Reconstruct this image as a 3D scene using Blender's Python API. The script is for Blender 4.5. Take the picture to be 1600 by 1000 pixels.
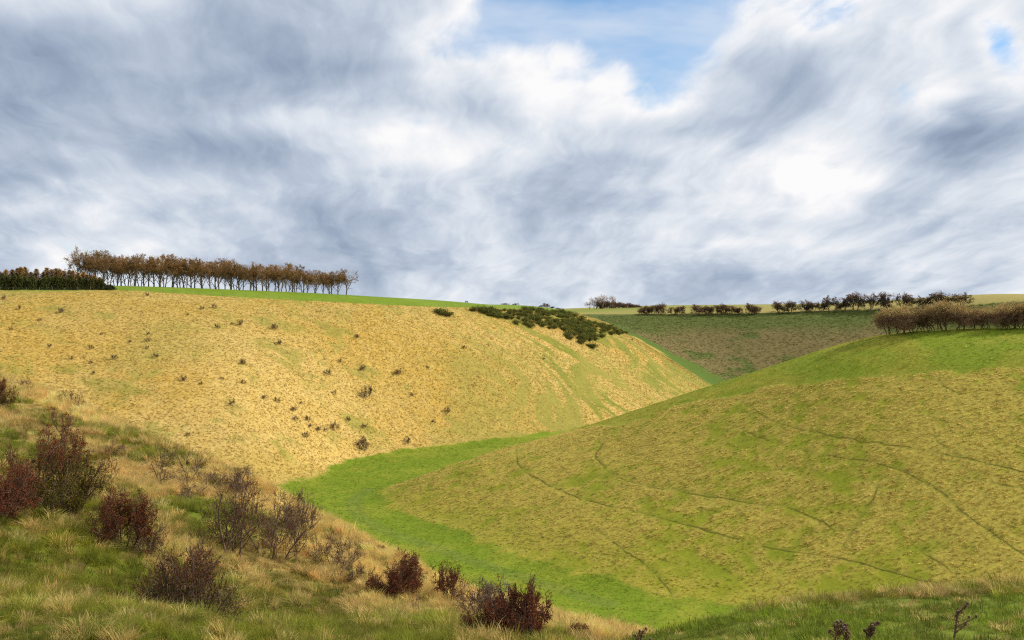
import bpy, math, random
import numpy as np
from mathutils import Vector, Matrix
for o in list(bpy.data.objects): bpy.data.objects.remove(o)
scene = bpy.context.scene
R = math.radians
# ---------------------------------------------------------------- camera
cam_data = bpy.data.cameras.new('camera'); cam = bpy.data.objects.new('camera', cam_data)
scene.collection.objects.link(cam); scene.camera = cam
cam_data.sensor_width = 36.0; cam_data.lens = 36.0
cam_data.clip_start = 0.1; cam_data.clip_end = 20000.0
cam.location = (0, 0, 0); cam.rotation_euler = (R(90.0 - 0.537), 0, 0)
# ---------------------------------------------------------------- sun, sky, exposure
SUN_AZ = (0.97, 0.24)          # horizontal direction towards the sun: from the right, slightly beyond
SUN_EL = R(34.0)
_n = math.hypot(*SUN_AZ)
SUN = Vector((SUN_AZ[0] / _n * math.cos(SUN_EL), SUN_AZ[1] / _n * math.cos(SUN_EL), math.sin(SUN_EL)))
sun_data = bpy.data.lights.new('sun', 'SUN'); sun = bpy.data.objects.new('sun', sun_data)
scene.collection.objects.link(sun)
sun_data.energy = 5.0; sun_data.angle = R(0.6); sun_data.color = (1.0, 0.94, 0.84)
sun.rotation_euler = SUN.to_track_quat('Z', 'Y').to_euler()
scene.view_settings.view_transform = 'Standard'; scene.view_settings.look = 'None'
scene.view_settings.exposure = 0.0; scene.view_settings.gamma = 1.0
scene.view_settings.use_curve_mapping = False
scene.cycles.max_bounces = 6; scene.cycles.diffuse_bounces = 3; scene.cycles.transparent_max_bounces = 8
scene.cycles.use_denoising = False
scene.cycles.pixel_filter_type = 'BLACKMAN_HARRIS'; scene.cycles.filter_width = 1.2
scene.cycles.use_adaptive_sampling = False
world = bpy.data.worlds.new('World'); scene.world = world; world.use_nodes = True
world.cycles.sampling_method = 'MANUAL'; world.cycles.sample_map_resolution = 512

class G:                          # a small wrapper for building node maths
    def __init__(s, tree): s.t = tree; s.n = tree.nodes; s.l = tree.links
    def node(s, kind, **kw):
        n = s.n.new(kind)
        for k, v in kw.items(): setattr(n, k, v)
        return n
    def put(s, sock, v):
        if hasattr(v, 'is_linked') or hasattr(v, 'links'): s.l.new(v, sock)
        else: sock.default_value = v
    def m(s, op, a, b=None, c=None, clamp=False):
        n = s.n.new('ShaderNodeMath'); n.operation = op; n.use_clamp = clamp
        s.put(n.inputs[0], a)
        if b is not None: s.put(n.inputs[1], b)
        if c is not None: s.put(n.inputs[2], c)
        return n.outputs[0]
    def comb(s, x, y, z):
        n = s.n.new('ShaderNodeCombineXYZ')
        for i, v in enumerate((x, y, z)): s.put(n.inputs[i], v)
        return n.outputs[0]
    def noise(s, vec, scale, detail=6, rough=0.55, dist=0.0, lac=2.0):
        n = s.n.new('ShaderNodeTexNoise'); n.noise_dimensions = '3D'
        if vec is not None: s.l.new(vec, n.inputs['Vector'])
        n.inputs['Scale'].default_value = scale; n.inputs['Detail'].default_value = detail
        n.inputs['Roughness'].default_value = rough; n.inputs['Distortion'].default_value = dist
        n.inputs['Lacunarity'].default_value = lac
        return n.outputs['Fac']
    def smooth(s, x, a, b):
        n = s.n.new('ShaderNodeMapRange'); n.interpolation_type = 'SMOOTHSTEP'
        s.put(n.inputs[0], x); n.inputs[1].default_value = a; n.inputs[2].default_value = b
        return n.outputs[0]
    def ramp(s, x, stops):
        n = s.n.new('ShaderNodeValToRGB'); s.l.new(x, n.inputs[0]); e = n.color_ramp.elements
        while len(e) < len(stops): e.new(0.5)
        for i, (p, c) in enumerate(stops): e[i].position = p; e[i].color = (*c, 1)
        return n.outputs[0]
    def mix(s, f, a, b, kind='MIX'):
        n = s.n.new('ShaderNodeMix'); n.data_type = 'RGBA'; n.blend_type = kind
        s.put(n.inputs[0], f)
        for sock, v in ((n.inputs[6], a), (n.inputs[7], b)):
            if isinstance(v, tuple): sock.default_value = (*v, 1) if len(v) == 3 else v
            else: s.l.new(v, sock)
        return n.outputs[2]

def build_sky():
    t = world.node_tree; t.nodes.clear(); g = G(t)
    co = g.node('ShaderNodeTexCoord').outputs['Generated']
    sep = g.node('ShaderNodeSeparateXYZ'); g.l.new(co, sep.inputs[0])
    x, y, z = sep.outputs
    zc = g.m('ADD', g.m('MAXIMUM', z, 0.0), 0.26)
    u = g.m('DIVIDE', x, zc); v = g.m('DIVIDE', y, zc)
    p = g.comb(u, g.m('MULTIPLY', v, 1.05), 0.0)
    # where the larger clouds and the blue gaps lie, as directions (azimuth slope, elevation slope)
    ys = g.m('MAXIMUM', y, 0.15)
    a = g.m('DIVIDE', x, ys); b = g.m('DIVIDE', z, ys)
    front = g.smooth(y, 0.2, 0.6)
    wob = g.noise(p, 1.7, 3, 0.6)
    wob2 = g.noise(g.comb(v, u, 4.0), 1.7, 3, 0.6)
    aw = g.m('ADD', a, g.m('MULTIPLY', g.m('SUBTRACT', wob, 0.5), 0.16))
    bw = g.m('ADD', b, g.m('MULTIPLY', g.m('SUBTRACT', wob2, 0.5), 0.09))
    ct, st = math.cos(R(5)), math.sin(R(5))                  # cloud streets rise a little to the right
    ab = g.comb(g.m('MULTIPLY_ADD', bw, st, g.m('MULTIPLY', aw, ct)), g.m('MULTIPLY_ADD', aw, -st, g.m('MULTIPLY', bw, ct)), 0.0)
    def total(items):
        o = None
        for px, py, sx, sy, amp in items:
            a0, b0 = (px - 800) / 1600, (485 - py) / 1600; a0, b0 = a0 * ct + b0 * st, b0 * ct - a0 * st
            n = g.node('ShaderNodeVectorMath', operation='MULTIPLY_ADD'); g.l.new(ab, n.inputs[0])
            n.inputs[1].default_value = (1600 / sx, 1600 / sy, 0); n.inputs[2].default_value = (-a0 * 1600 / sx, -b0 * 1600 / sy, 0)
            d = g.node('ShaderNodeVectorMath', operation='DOT_PRODUCT'); g.l.new(n.outputs[0], d.inputs[0]); g.l.new(n.outputs[0], d.inputs[1])
            e = g.m('POWER', 0.36788, d.outputs['Value'])
            o = g.m('MULTIPLY', e, amp) if o is None else g.m('MULTIPLY_ADD', e, amp, o)
        return g.m('MULTIPLY', o, front)
    holes = total(HOLES); light = total(LIGHT)
    # a low deck of broken cumulus: thin sunlit margins, thick grey middles, relief lit from the sun's side
    warp = g.node('ShaderNodeVectorMath', operation='ADD'); g.l.new(g.comb(g.m('MULTIPLY', wob, 0.28), g.m('MULTIPLY', wob2, 0.22), 0.0), warp.inputs[1])
    g.l.new(g.comb(g.m('ADD', g.m('MULTIPLY', u, 1.25), g.m('MULTIPLY', v, 0.14)), g.m('MULTIPLY', v, 0.50), 0.7), warp.inputs[0]); q = warp.outputs[0]
    off = g.node('ShaderNodeVectorMath', operation='ADD'); g.l.new(q, off.inputs[0]); off.inputs[1].default_value = (0.050, -0.060, 0.0)
    D = g.noise(q, 2.1, 7, 0.53, 0.0, 2.1); D2 = g.noise(off.outputs[0], 2.1, 7, 0.53, 0.0, 2.1)
    big = g.noise(q, 0.9, 2, 0.5)
    fine = g.noise(q, 11.0, 4, 0.65)
    dens = g.m('ADD', g.m('ADD', g.m('MULTIPLY', D, 0.75), g.m('MULTIPLY', big, 0.45)), g.m('SUBTRACT', SKY_COVER, g.m('MULTIPLY', holes, 1.0)))
    cover = g.smooth(g.m('ADD', dens, g.m('MULTIPLY', g.m('SUBTRACT', fine, 0.5), 0.14)), 0.52, 0.66)
    thick = g.smooth(dens, 0.58, 0.90)
    tone = g.m('SUBTRACT', SKY_TONE, g.m('MULTIPLY', thick, 0.52))
    tone = g.m('ADD', tone, g.m('MULTIPLY', g.m('SUBTRACT', D, D2), 1.45))
    tone = g.m('ADD', tone, g.m('MULTIPLY', g.m('SUBTRACT', fine, 0.5), 0.20))
    off2 = g.node('ShaderNodeVectorMath', operation='ADD'); g.l.new(q, off2.inputs[0]); off2.inputs[1].default_value = (0.030, -0.022, 0.0)
    tone = g.m('ADD', tone, g.m('MULTIPLY', g.m('SUBTRACT', g.noise(q, 5.2, 5, 0.55), g.noise(off2.outputs[0], 5.2, 5, 0.55)), 0.5))
    tone = g.m('MULTIPLY_ADD', g.m('ADD', tone, light), 1.12, -0.02, clamp=True)
    cloud = g.ramp(tone, [(0.0, (0.22, 0.28, 0.40)), (0.25, (0.34, 0.415, 0.54)), (0.5, (0.50, 0.575, 0.69)), (0.74, (0.73, 0.78, 0.85)), (1.0, (0.98, 0.97, 0.975))])
    sky = g.node('ShaderNodeTexSky'); sky.sky_type = 'NISHITA'; sky.sun_disc = False
    sky.sun_elevation = SUN_EL; sky.sun_rotation = math.atan2(SUN_AZ[0], SUN_AZ[1])
    sky.altitude = 150.0; sky.air_density = 1.0; sky.dust_density = 0.0; sky.ozone_density = 1.5
    hs = g.node('ShaderNodeHueSaturation'); hs.inputs['Saturation'].default_value = 1.25; g.l.new(sky.outputs[0], hs.inputs['Color'])
    bg0 = g.node('ShaderNodeBackground'); g.l.new(hs.outputs[0], bg0.inputs[0]); bg0.inputs[1].default_value = SKY_STRENGTH
    veil = g.node('ShaderNodeBackground'); veil.inputs[0].default_value = (0.66, 0.75, 0.88, 1)       # thin high cirrus
    vf = g.smooth(g.m('SUBTRACT', g.noise(g.comb(u, g.m('MULTIPLY', v, 1.6), 3.0), 1.6, 5, 0.6), g.m('MULTIPLY', holes, 0.30)), 0.28, 0.70)
    vf = g.m('MAXIMUM', vf, g.smooth(z, 0.14, 0.02))
    bgm = g.node('ShaderNodeMixShader'); g.l.new(g.m('MULTIPLY', vf, 0.9), bgm.inputs[0]); g.l.new(bg0.outputs[0], bgm.inputs[1]); g.l.new(veil.outputs[0], bgm.inputs[2])
    bg1 = bgm
    bg2 = g.node('ShaderNodeBackground'); g.l.new(cloud, bg2.inputs[0]); bg2.inputs[1].default_value = 1.0
    mx = g.node('ShaderNodeMixShader'); g.l.new(cover, mx.inputs[0]); g.l.new(bg1.outputs[0], mx.inputs[1]); g.l.new(bg2.outputs[0], mx.inputs[2])
    out = g.node('ShaderNodeOutputWorld'); g.l.new(mx.outputs[0], out.inputs[0])
SKY_COVER, SKY_TONE, SKY_STRENGTH = 0.12, 0.88, 0.15
HOLES = [(940,0,190,50,.50),(1035,85,80,65,.28),(1290,10,90,35,.20),(1590,90,30,60,.12),(1485,150,70,25,.12),(620,200,70,30,.18),(770,70,150,60,.22),(1010,160,60,30,.12),(1540,200,80,70,-.16),(1290,290,130,70,-.25),(90,120,230,130,-.16),(80,330,160,60,-.2)]
LIGHT = [(1290,285,115,52,.80),(470,175,110,40,.30),(620,255,130,42,.34),(80,325,105,34,.36),(930,185,75,45,.14),(1165,388,45,24,.26),
         (1050,242,110,24,.16),(870,110,120,60,.14),
         (60,85,150,60,-.30),(90,175,190,50,-.20),(320,150,170,50,-.10),(250,245,210,38,-.20),(570,92,130,26,-.18),(1190,135,180,60,-.14),(760,180,110,30,-.12),
         (860,285,160,26,-.14),(1500,205,100,40,-.22),(400,355,150,24,-.10),(1480,360,160,34,-.16)]
build_sky()
# ---------------------------------------------------------------- terrain
# eye is at the origin (z = 0); +Y runs up the valley, +X to the right, metres
FPX, HZN = 1600.0, 485.0
def pt(px, py, Y):
    return ((px - 800.0) / FPX * Y, Y, (HZN - py) / FPX * Y)
CTRL = [
 # the shoulder we stand on
 (0,0,-1.8),(-6,0,-1.3),(6,0,-2.4),(0,-20,0.5),(-40,-20,8),(30,-20,-5),(0,-60,3),(-80,-60,14),(60,-60,-6),
 (0,8,-3.6),(-4,9,-4.0),(-8,12,-4.6),(6,9,-3.2),(5,13,-4.4),(8,14,-4.5),(0,14,-6.0),(-4,16,-6.6),(-10,17,-6.2),(0,20,-7.9),(2,26,-9.6),
 pt(900,1040,15),pt(1000,1003,16),pt(1100,980,17),pt(1200,955,18),pt(1400,930,19.5),pt(1600,932,21),pt(1900,940,21),
 (17,32,-13.2),(8,32,-12.2),(28,36,-16),(45,30,-18),(70,10,-20),
 # near left hillside
 pt(0,1000,18),pt(400,1000,24),pt(700,1000,31),pt(880,1000,34),
 pt(300,965,36),pt(90,790,45),pt(200,855,42),pt(360,860,48),pt(640,930,50),pt(800,985,42),
 pt(280,750,65),pt(0,700,62),pt(-200,640,75),
 pt(0,592,112),pt(110,636,100),pt(210,680,90),pt(320,728,82),pt(430,764,75),pt(560,840,64),pt(700,907,55),pt(830,953,47),pt(980,996,40),
 (-58,130,-12),(-45,120,-14),(-25,98,-20.5),(-10,78,-22.5),(2,62,-21.5),(12,50,-19.5),
 (-100,120,0),(-100,60,5),(-160,100,8),(-250,60,14),(-160,160,-10),(-100,165,-17),(-60,165,-25),(-35,140,-31),(-12,120,-36),(12,95,-38),(35,80,-37),(60,50,-33),
 (100,10,-28),(200,-20,-30),
 # side valley on the left
 (-78,238,-50),(-130,225,-44),(-200,222,-36),(-300,235,-25),(-450,250,-8),
 # valley floor line, kept below the flat floor
 (220,75,-57),(150,103,-57),(93,124,-56),(38,150,-55),(-14,182,-55),(-46,225,-55),(-54,262,-54),(-46,302,-54),(-12,330,-54),(36,365,-53),(78,425,-51),(108,495,-49),(128,560,-46),(200,578,-45),(300,565,-42),(420,560,-36),
 # spur on the right: nose, off-frame shoulder and back
 pt(580,782,252),pt(600,768,260),
 (160,200,-16),(240,200,-14),(330,180,-6),(180,150,-40),(230,130,-38),(330,120,-30),(160,260,-6),(240,270,0),(350,260,6),
 pt(1370,536,276),pt(1600,527,262),pt(1480,531,268),pt(1200,592,282),pt(1085,628,286),pt(960,668,286),
 (20,298,-43),(55,310,-36),(90,315,-24),(130,330,-18),(60,335,-44),(110,380,-38),(150,430,-34),(190,400,-20),(190,500,-36),(240,450,-18),(260,510,-32),(320,480,-16),(350,400,4),
 # nose of the golden hill
 pt(985,523,560),pt(940,502,545),pt(1040,562,520),pt(1075,594,500),pt(1020,545,545),
 # plateau behind the beeches
 pt(0,452,430),pt(200,452,420),pt(330,459,428),pt(470,465,440),pt(560,468,452),pt(700,478,490),pt(800,479,530),pt(880,485,580),
 (-220,520,8),(-120,520,5),(-300,650,5),(-100,650,0),(-400,420,16),(-600,500,16),(-500,700,8),
 # gully behind the nose and far flank
 pt(1110,603,556),pt(1075,574,585),pt(1035,545,615),pt(985,518,655),pt(930,499,700),pt(860,489,760),
 pt(1000,494,715),pt(1100,494,705),pt(1200,493,695),pt(1300,491,685),pt(1380,487,675),pt(1500,482,655),pt(1650,476,630),
 pt(1100,540,655),pt(1180,540,640),pt(1180,580,605),pt(1280,530,640),
 pt(900,485,830),pt(1000,481,850),pt(1200,478,830),pt(1400,474,800),pt(1600,466,760),
 pt(880,484,1000),pt(1000,477,1100),pt(1250,475,1100),pt(1500,468,1000),pt(1700,459,1000),pt(600,488,1100),pt(300,490,1100),
 (600,300,22),(700,600,20),(900,1000,18),(500,1500,8),(0,1500,-8),(-600,1500,-8),(-900,900,4),(-900,300,20),(1500,1500,10),(-1500,1500,-10),(0,3000,-25),(2500,2500,-20),(-2500,2500,-30),(-2000,0,10),(2000,0,0),
 (0,-400,10),(-500,-300,25),(500,-300,-5),
]
def _face(base, top):                       # a hillside ruled between its foot and its brow
    out = []
    for b, t in zip(base, top):
        out.append(t)
        for f, g in ((0.0, 0.0), (0.22, 0.23), (0.5, 0.55), (0.78, 0.83)):
            out.append(tuple(b[k] + (t[k] - b[k]) * (f if k < 2 else g) for k in range(3)))
    return out
CTRL += _face(
 [(-300,245,-24),(-200,236,-34),(-130,238,-42),(-92,250,-46.5),(-60,262,-47),(-52,288,-46.5),(-44,318,-46),(-12,348,-45.5),(30,385,-45),(68,440,-43.5)],
 [(-330,345,10),(-245,345,8),pt(0,459,350),pt(160,458,362),pt(290,457,374),pt(400,462,386),pt(520,467,398),pt(640,474,420),pt(760,479,450),pt(870,487,495)])
CTRL += _face(
 [(-24,236,-47.5),(-8,208,-48),(10,188,-48.3),(28,173,-48.6),(45,163,-48.8),(70,151,-49),(92,142,-49),(118,133,-49),(150,124,-49.5)],
 [pt(720,715,266),pt(830,685,270),pt(960,650,267),pt(1085,610,262),pt(1200,577,257),pt(1370,525,248),pt(1480,521,240),pt(1600,519,233),pt(1750,518,225)])
CTRL = np.array(CTRL, float)
def _kern(r2, s2): return np.sqrt(r2 + s2)
_S2 = np.clip(0.10 * np.hypot(CTRL[:,0], CTRL[:,1]), 3.0, 40.0) ** 2
def _fit():
    n = len(CTRL); X = CTRL[:, :2]
    r2 = ((X[:, None] - X[None]) ** 2).sum(-1)
    A = _kern(r2, _S2[None])
    A = A - np.diag(np.clip(np.hypot(X[:,0], X[:,1]) / 150.0, 0.15, 4.0))
    M = np.zeros((n + 3, n + 3)); M[:n, :n] = A
    M[:n, n] = 1; M[:n, n+1] = X[:, 0] / 1000; M[:n, n+2] = X[:, 1] / 1000
    M[n:, :n] = M[:n, n:].T
    return np.linalg.lstsq(M, np.concatenate([CTRL[:, 2], np.zeros(3)]), rcond=1e-9)[0]
_W = _fit()
def floor_level(x, y):
    return -49.3 + (np.clip(y, -200, 700) - 150) * 0.0205
def base_height(x, y):
    x = np.asarray(x, float); y = np.asarray(y, float); sh = x.shape
    x = x.ravel(); y = y.ravel(); out = np.empty(x.size)
    n = len(CTRL)
    for i in range(0, x.size, 4000):
        a, b = x[i:i+4000], y[i:i+4000]
        r2 = (a[:, None] - CTRL[None, :, 0]) ** 2; r2 += (b[:, None] - CTRL[None, :, 1]) ** 2; r2 += _S2[None]
        out[i:i+4000] = np.sqrt(r2, out=r2) @ _W[:n] + _W[n] + _W[n+1] * a / 1000 + _W[n+2] * b / 1000
    return out.reshape(sh)
def terrain_z(x, y):
    h = base_height(x, y); f = floor_level(x, y); k = 0.9
    d = np.hypot(x, y); w = np.clip((d - 1100) / 700, 0, 1); h = h * (1 - w) + w * np.minimum(h, -18 - d * 0.004)
    return f + k * np.logaddexp(0.0, (h - f) / k)
# ---------------------------------------------------------------- noise helpers (plan noise, metres)
def _hash(i, j, seed):
    h = (i.astype(np.int64) * 374761393 + j.astype(np.int64) * 668265263 + seed * 1442695041) & 0xFFFFFFFF
    h = ((h ^ (h >> 13)) * 1274126177) & 0xFFFFFFFF
    h = ((h ^ (h >> 16)) * 2246822519) & 0xFFFFFFFF
    return ((h ^ (h >> 15)) & 0xFFFFFF) / float(0xFFFFFF)
def vnoise(x, y, seed=0):
    i = np.floor(x); j = np.floor(y); fx = x - i; fy = y - j
    fx = fx * fx * (3 - 2 * fx); fy = fy * fy * (3 - 2 * fy)
    a = _hash(i, j, seed); b = _hash(i + 1, j, seed); c = _hash(i, j + 1, seed); d = _hash(i + 1, j + 1, seed)
    return (a * (1 - fx) + b * fx) * (1 - fy) + (c * (1 - fx) + d * fx) * fy
def fbm(x, y, size, octaves=4, seed=0, rough=0.5):
    x = np.asarray(x, float) / size; y = np.asarray(y, float) / size
    s = 0; amp = 1; tot = 0
    for k in range(octaves):
        s = s + amp * vnoise(x * (1 + 0.003 * k) + 17.3 * k, y - 9.1 * k, seed + k); tot += amp
        x = x * 2.03; y = y * 2.03; amp *= rough
    return s / tot
def sstep(a, b, x):
    t = np.clip((x - a) / (b - a), 0, 1); return t * t * (3 - 2 * t)
def inside(x, y, poly):
    poly = np.asarray(poly, float); r = np.zeros(x.shape, bool); j = len(poly) - 1
    for i in range(len(poly)):
        xi, yi = poly[i]; xj, yj = poly[j]
        if yi != yj:
            r ^= ((yi > y) != (yj > y)) & (x < (xj - xi) * (y - yi) / (yj - yi) + xi)
        j = i
    return r
def line_dist(x, y, line):
    d = np.full(x.shape, 1e9)
    for (x0, y0), (x1, y1) in zip(line[:-1], line[1:]):
        dx, dy = x1 - x0, y1 - y0; L = dx * dx + dy * dy + 1e-9
        t = np.clip(((x - x0) * dx + (y - y0) * dy) / L, 0, 1)
        d = np.minimum(d, np.hypot(x - x0 - t * dx, y - y0 - t * dy))
    return d
def drop(px, py, y0=8.0, y1=1200.0):
    """plan position of the ground seen along a sight line, between two distances"""
    Y = np.exp(np.linspace(math.log(y0), math.log(y1), 900))
    X = (px - 800) / FPX * Y; Z = (HZN - py) / FPX * Y
    h = terrain_z(X, Y); k = np.nonzero(h >= Z)[0]
    if len(k) == 0:
        k = [int(np.argmin((Z - h) / Y))]
    return float(X[k[0]]), float(Y[k[0]])
def crest(px, y0, y1):
    Y = np.linspace(y0, y1, 300); X = (px - 800) / FPX * Y
    k = int(np.argmax(terrain_z(X, Y) / Y)); return float(Y[k])
# ---------------------------------------------------------------- regions of the ground, in plan
FLOOR = [(220,75),(150,103),(93,124),(38,150),(-14,182),(-46,225),(-54,262),(-46,302),(-12,330),(36,365),(78,425),(108,495),(125,556)]
SIDE = [(-54,262),(-78,240),(-130,228),(-200,224),(-300,235),(-450,250),(-700,260)]
GULLY = [(125,556),(103,585),(88,615),(74,650),(58,700),(40,750)]
RIGHTV = [(125,556),(200,578),(300,565),(420,560),(700,560)]
SPUR = FLOOR + RIGHTV[1:] + [(700,75)]
NEAR = FLOOR[:7] + SIDE[1:] + [(-700,-400),(220,-400)]
GOLD = FLOOR[6:] + GULLY[1:] + [(0,900),(-900,900),(-900,265)] + SIDE[:0:-1]
PATHS_PX = [
 [(944,672),(947,683),(929,713),(951,738),(976,750),(1013,760),(1060,769),(1120,782)],
 [(807,700),(808,725),(829,744),(872,766),(907,780),(950,791),(1000,802),(1065,819),(1137,840),(1200,855),(1275,868),(1360,885),(1412,899),(1450,910),(1487,917)],
 [(931,826),(945,839),(985,866),(1025,897),(1055,935)],
 [(1150,625),(1178,639),(1212,661),(1253,672),(1287,678),(1325,686),(1390,696),(1444,705),(1506,716),(1600,739),(1680,756)],
 [(1134,663),(1178,678),(1219,696),(1272,708),(1316,716),(1366,722),(1412,736),(1475,771),(1506,805),(1544,828),(1600,867),(1650,905)],
 [(1225,792),(1266,808),(1300,824),(1325,832)],
 [(1400,589),(1409,611),(1425,622)],[(1466,589),(1472,603),(1500,617)],
 [(1378,746),(1372,767),(1347,805),(1323,846)],[(1432,857),(1462,876),(1492,897)],
 [(1060,769),(1110,776),(1180,788),(1225,792)],
 [(1545,754),(1600,765)],[(1455,680),(1480,700),(1506,716)]]
PATHS = [[drop(px, py, 120, 300) for px, py in q] for q in PATHS_PX]
TRACK = [drop(px, py, 120, 340) for px, py in [(575,765),(556,780),(552,790),(562,810),(600,830),(650,847),(700,865),(760,885),(850,915),(950,945)]]
# edge of the mown green cap on top of the spur
CAP = [drop(px, py, 150, 300) for px, py in [(850,681),(920,668),(990,656),(1060,638),(1110,626),(1190,603),(1280,590),(1340,585),(1400,582),(1500,577),(1600,574),(1760,572)]]
CAP_POLY = CAP + [(700,150),(700,560),(300,560),(150,430),(60,310)]
BROW_PX = [(-300,455),(0,454),(100,455),(180,453),(260,458),(330,462),(400,466),(470,470),(540,473),(600,476),(660,479),(700,480.5),(760,482),(830,483.5),(885,488)]
BROW = [drop(px, py, 330, 520) for px, py in BROW_PX]
FIELD = BROW + [(40,620),(0,900),(-900,900),(-900,BROW[0][1])]
NEAR_BROW = [pt(*q)[:2] for q in [(-120,540,128),(0,592,112),(110,636,100),(210,680,90),(320,728,82),(430,770,75),(560,840,64),(700,907,55),(830,953,47),(980,996,40)]]
SLIP = [drop(px, py, 200, 400) for px, py in [(355,688),(385,686),(410,684),(430,692),(440,702),(450,720)]]
RIM = [drop(px, py, 600, 800) for px, py in [(905,491),(1000,491),(1100,491),(1200,489),(1300,486),(1380,483),(1500,478),(1650,474)]]
PLATEAU = RIM + [(900,620),(3000,700),(3000,4000),(-300,4000),(-100,900),(30,760)]
def mixc(c0, c1, t):
    return np.asarray(c0) * (1 - t[..., None]) + np.asarray(c1) * t[..., None]
C_GOLD = (0.435, 0.285, 0.062); C_PALE = (0.505, 0.362, 0.12); C_STRAW = (0.46, 0.335, 0.115)
C_LUSH = (0.135, 0.190, 0.010); C_GREEN = (0.175, 0.205, 0.012); C_OLIVE = (0.29, 0.262, 0.024)
C_BROWN = (0.165, 0.125, 0.048); C_DKGREEN = (0.085, 0.105, 0.022); C_STUBBLE = (0.30, 0.25, 0.075); C_FIELD = (0.135, 0.20, 0.012)
def survey(x, y):
    """which kind of turf grows where, plus its colour and the small relief"""
    x = np.asarray(x, float); y = np.asarray(y, float)
    wx = (fbm(x, y, 14, 3, 5) - 0.5) * 9; wy = (fbm(x, y, 14, 3, 9) - 0.5) * 9
    xw, yw = x + wx, y + wy
    h = base_height(x, y); fl = floor_level(x, y)
    n_big = fbm(x, y, 38, 4, 21); n_mid = fbm(x, y, 9, 4, 33); n_sm = fbm(x, y, 2.3, 3, 44)
    S = {}
    near = inside(x, y, NEAR); spur = inside(x, y, SPUR) & ~near; gold = inside(x, y, GOLD) & ~near & ~spur
    far = ~(near | spur | gold)
    floor = sstep(0.7, -0.3, h - fl + (n_mid - 0.5) * 2.2 + (n_sm - 0.5) * 1.2) * (y > 90)
    dg = line_dist(xw * 0.5 + x * 0.5, yw * 0.5 + y * 0.5, GULLY)
    floor = np.maximum(floor, sstep(1.0, 0.4, (dg + (n_mid - 0.5) * 12) / (9 + 20 * sstep(620, 560, y))) * sstep(700, 640, y))
    field = inside(x + wx * 0.1, y + wy * 0.1, FIELD) & gold
    cap = inside(xw, yw, CAP_POLY) & spur
    plateau = inside(x, y, PLATEAU) & ~spur
    S.update(near=near, spur=spur, gold=gold, far=far, floor=floor, field=field, cap=cap, plateau=plateau, h=h)
    col = np.zeros(x.shape + (3,))
    # golden hillside: dry grass, greener streaks running down the slope towards its nose
    ang = math.radians(-36) + (fbm(x, y, 45, 2, 73) - 0.5) * 0.35
    s1 = x * np.cos(ang) + y * np.sin(ang); s2 = -x * np.sin(ang) + y * np.cos(ang)
    streak = fbm(s1 / 3.2 + wx * 0.4, s2 + wy * 0.3, 7.0, 5, 71, 0.62)
    nose = sstep(-50, 25, x) * gold * sstep(620, 500, y)
    g_green = np.maximum(sstep(0.48, 0.55, streak) * nose, sstep(0.60, 0.74, fbm(x, y * 1.6, 16, 5, 81, 0.6)) * 0.65)
    g_green = np.maximum(g_green, 0.55 * sstep(0.62, 0.70, n_mid) * sstep(0.5, 0.6, n_sm))
    gs = line_dist(x, y, SLIP)
    g_green = np.maximum(g_green, 0.7 * sstep(2.6, 0.4, gs + (n_sm - 0.5) * 5) * sstep(0.35, 0.55, n_mid))
    S['g_green'] = g_green * gold
    c_gold = mixc(C_GOLD, C_PALE, sstep(0.35, 0.7, n_big) * 0.5 + sstep(0.4, 0.7, n_sm) * 0.35)
    c_gold = mixc(c_gold, C_STRAW, sstep(0.45, 0.75, fbm(x, y, 24, 4, 91)) * 0.4)
    c_gold = c_gold * (1 - g_green[..., None]) + np.array((0.185, 0.185, 0.028)) * g_green[..., None]
    dull = sstep(0.46, 0.66, fbm(x, y, 55, 4, 95)) * 0.5 + 0.25 * sstep(-14, 6, h)
    c_gold = mixc(c_gold, (0.33, 0.26, 0.060), np.clip(dull, 0, 0.7)); S['dull'] = dull
    col[gold] = c_gold[gold]
    c_field = mixc(C_FIELD, (0.16, 0.22, 0.02), sstep(0.4, 0.7, n_mid))
    col[field] = c_field[field]
    # spur
    tan = sstep(0.34, 0.58, 0.55 * fbm(x, y, 16, 4, 55, 0.6) + 0.45 * n_sm + 0.10 * sstep(100, 220, x + y * 0.0))
    lowgreen = sstep(7.0, 1.0, h - fl) * 0.5
    tan = tan * (1 - lowgreen)
    S['tan'] = tan * spur
    c_spur = mixc(C_GREEN, C_OLIVE, np.clip(tan * 0.6 + n_mid * 0.6, 0, 1))
    c_spur = mixc(c_spur, (0.44, 0.335, 0.075), tan * 0.55)
    c_cap = mixc((0.165, 0.225, 0.014), (0.26, 0.25, 0.028), sstep(0.38, 0.68, n_mid) * 0.7 + sstep(150, 40, x) * 0.3)
    c_spur = np.where(cap[..., None], c_cap, c_spur)
    col[spur] = c_spur[spur]
    # far flank and plateau
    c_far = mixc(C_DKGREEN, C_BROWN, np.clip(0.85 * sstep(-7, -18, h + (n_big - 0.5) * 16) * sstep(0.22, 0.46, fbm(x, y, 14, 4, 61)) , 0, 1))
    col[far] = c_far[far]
    strip = fbm(x * 0.15, y, 22, 3, 15)
    c_pl = mixc(C_STUBBLE, (0.17, 0.20, 0.03), sstep(10, 140, y - 680 - x * 0.12 + (strip - 0.5) * 60))
    c_pl = mixc(c_pl, (0.26, 0.235, 0.06), sstep(180, 300, y - 680) * 0.8)
    col[plateau] = c_pl[plateau]
    # near hillside
    g_near = sstep(0.37, 0.57, 0.6 * fbm(x, y, 7, 4, 101, 0.6) + 0.4 * n_big)
    g_near = np.clip(g_near * 0.9 + 0.55 * sstep(0.50, 0.58, fbm(x * 0.8, y, 4.5, 3, 111)) * 0.6, 0, 1)
    g_near = np.where((x > 1.0) & (y < 24), np.maximum(g_near, 0.75), g_near)
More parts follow.
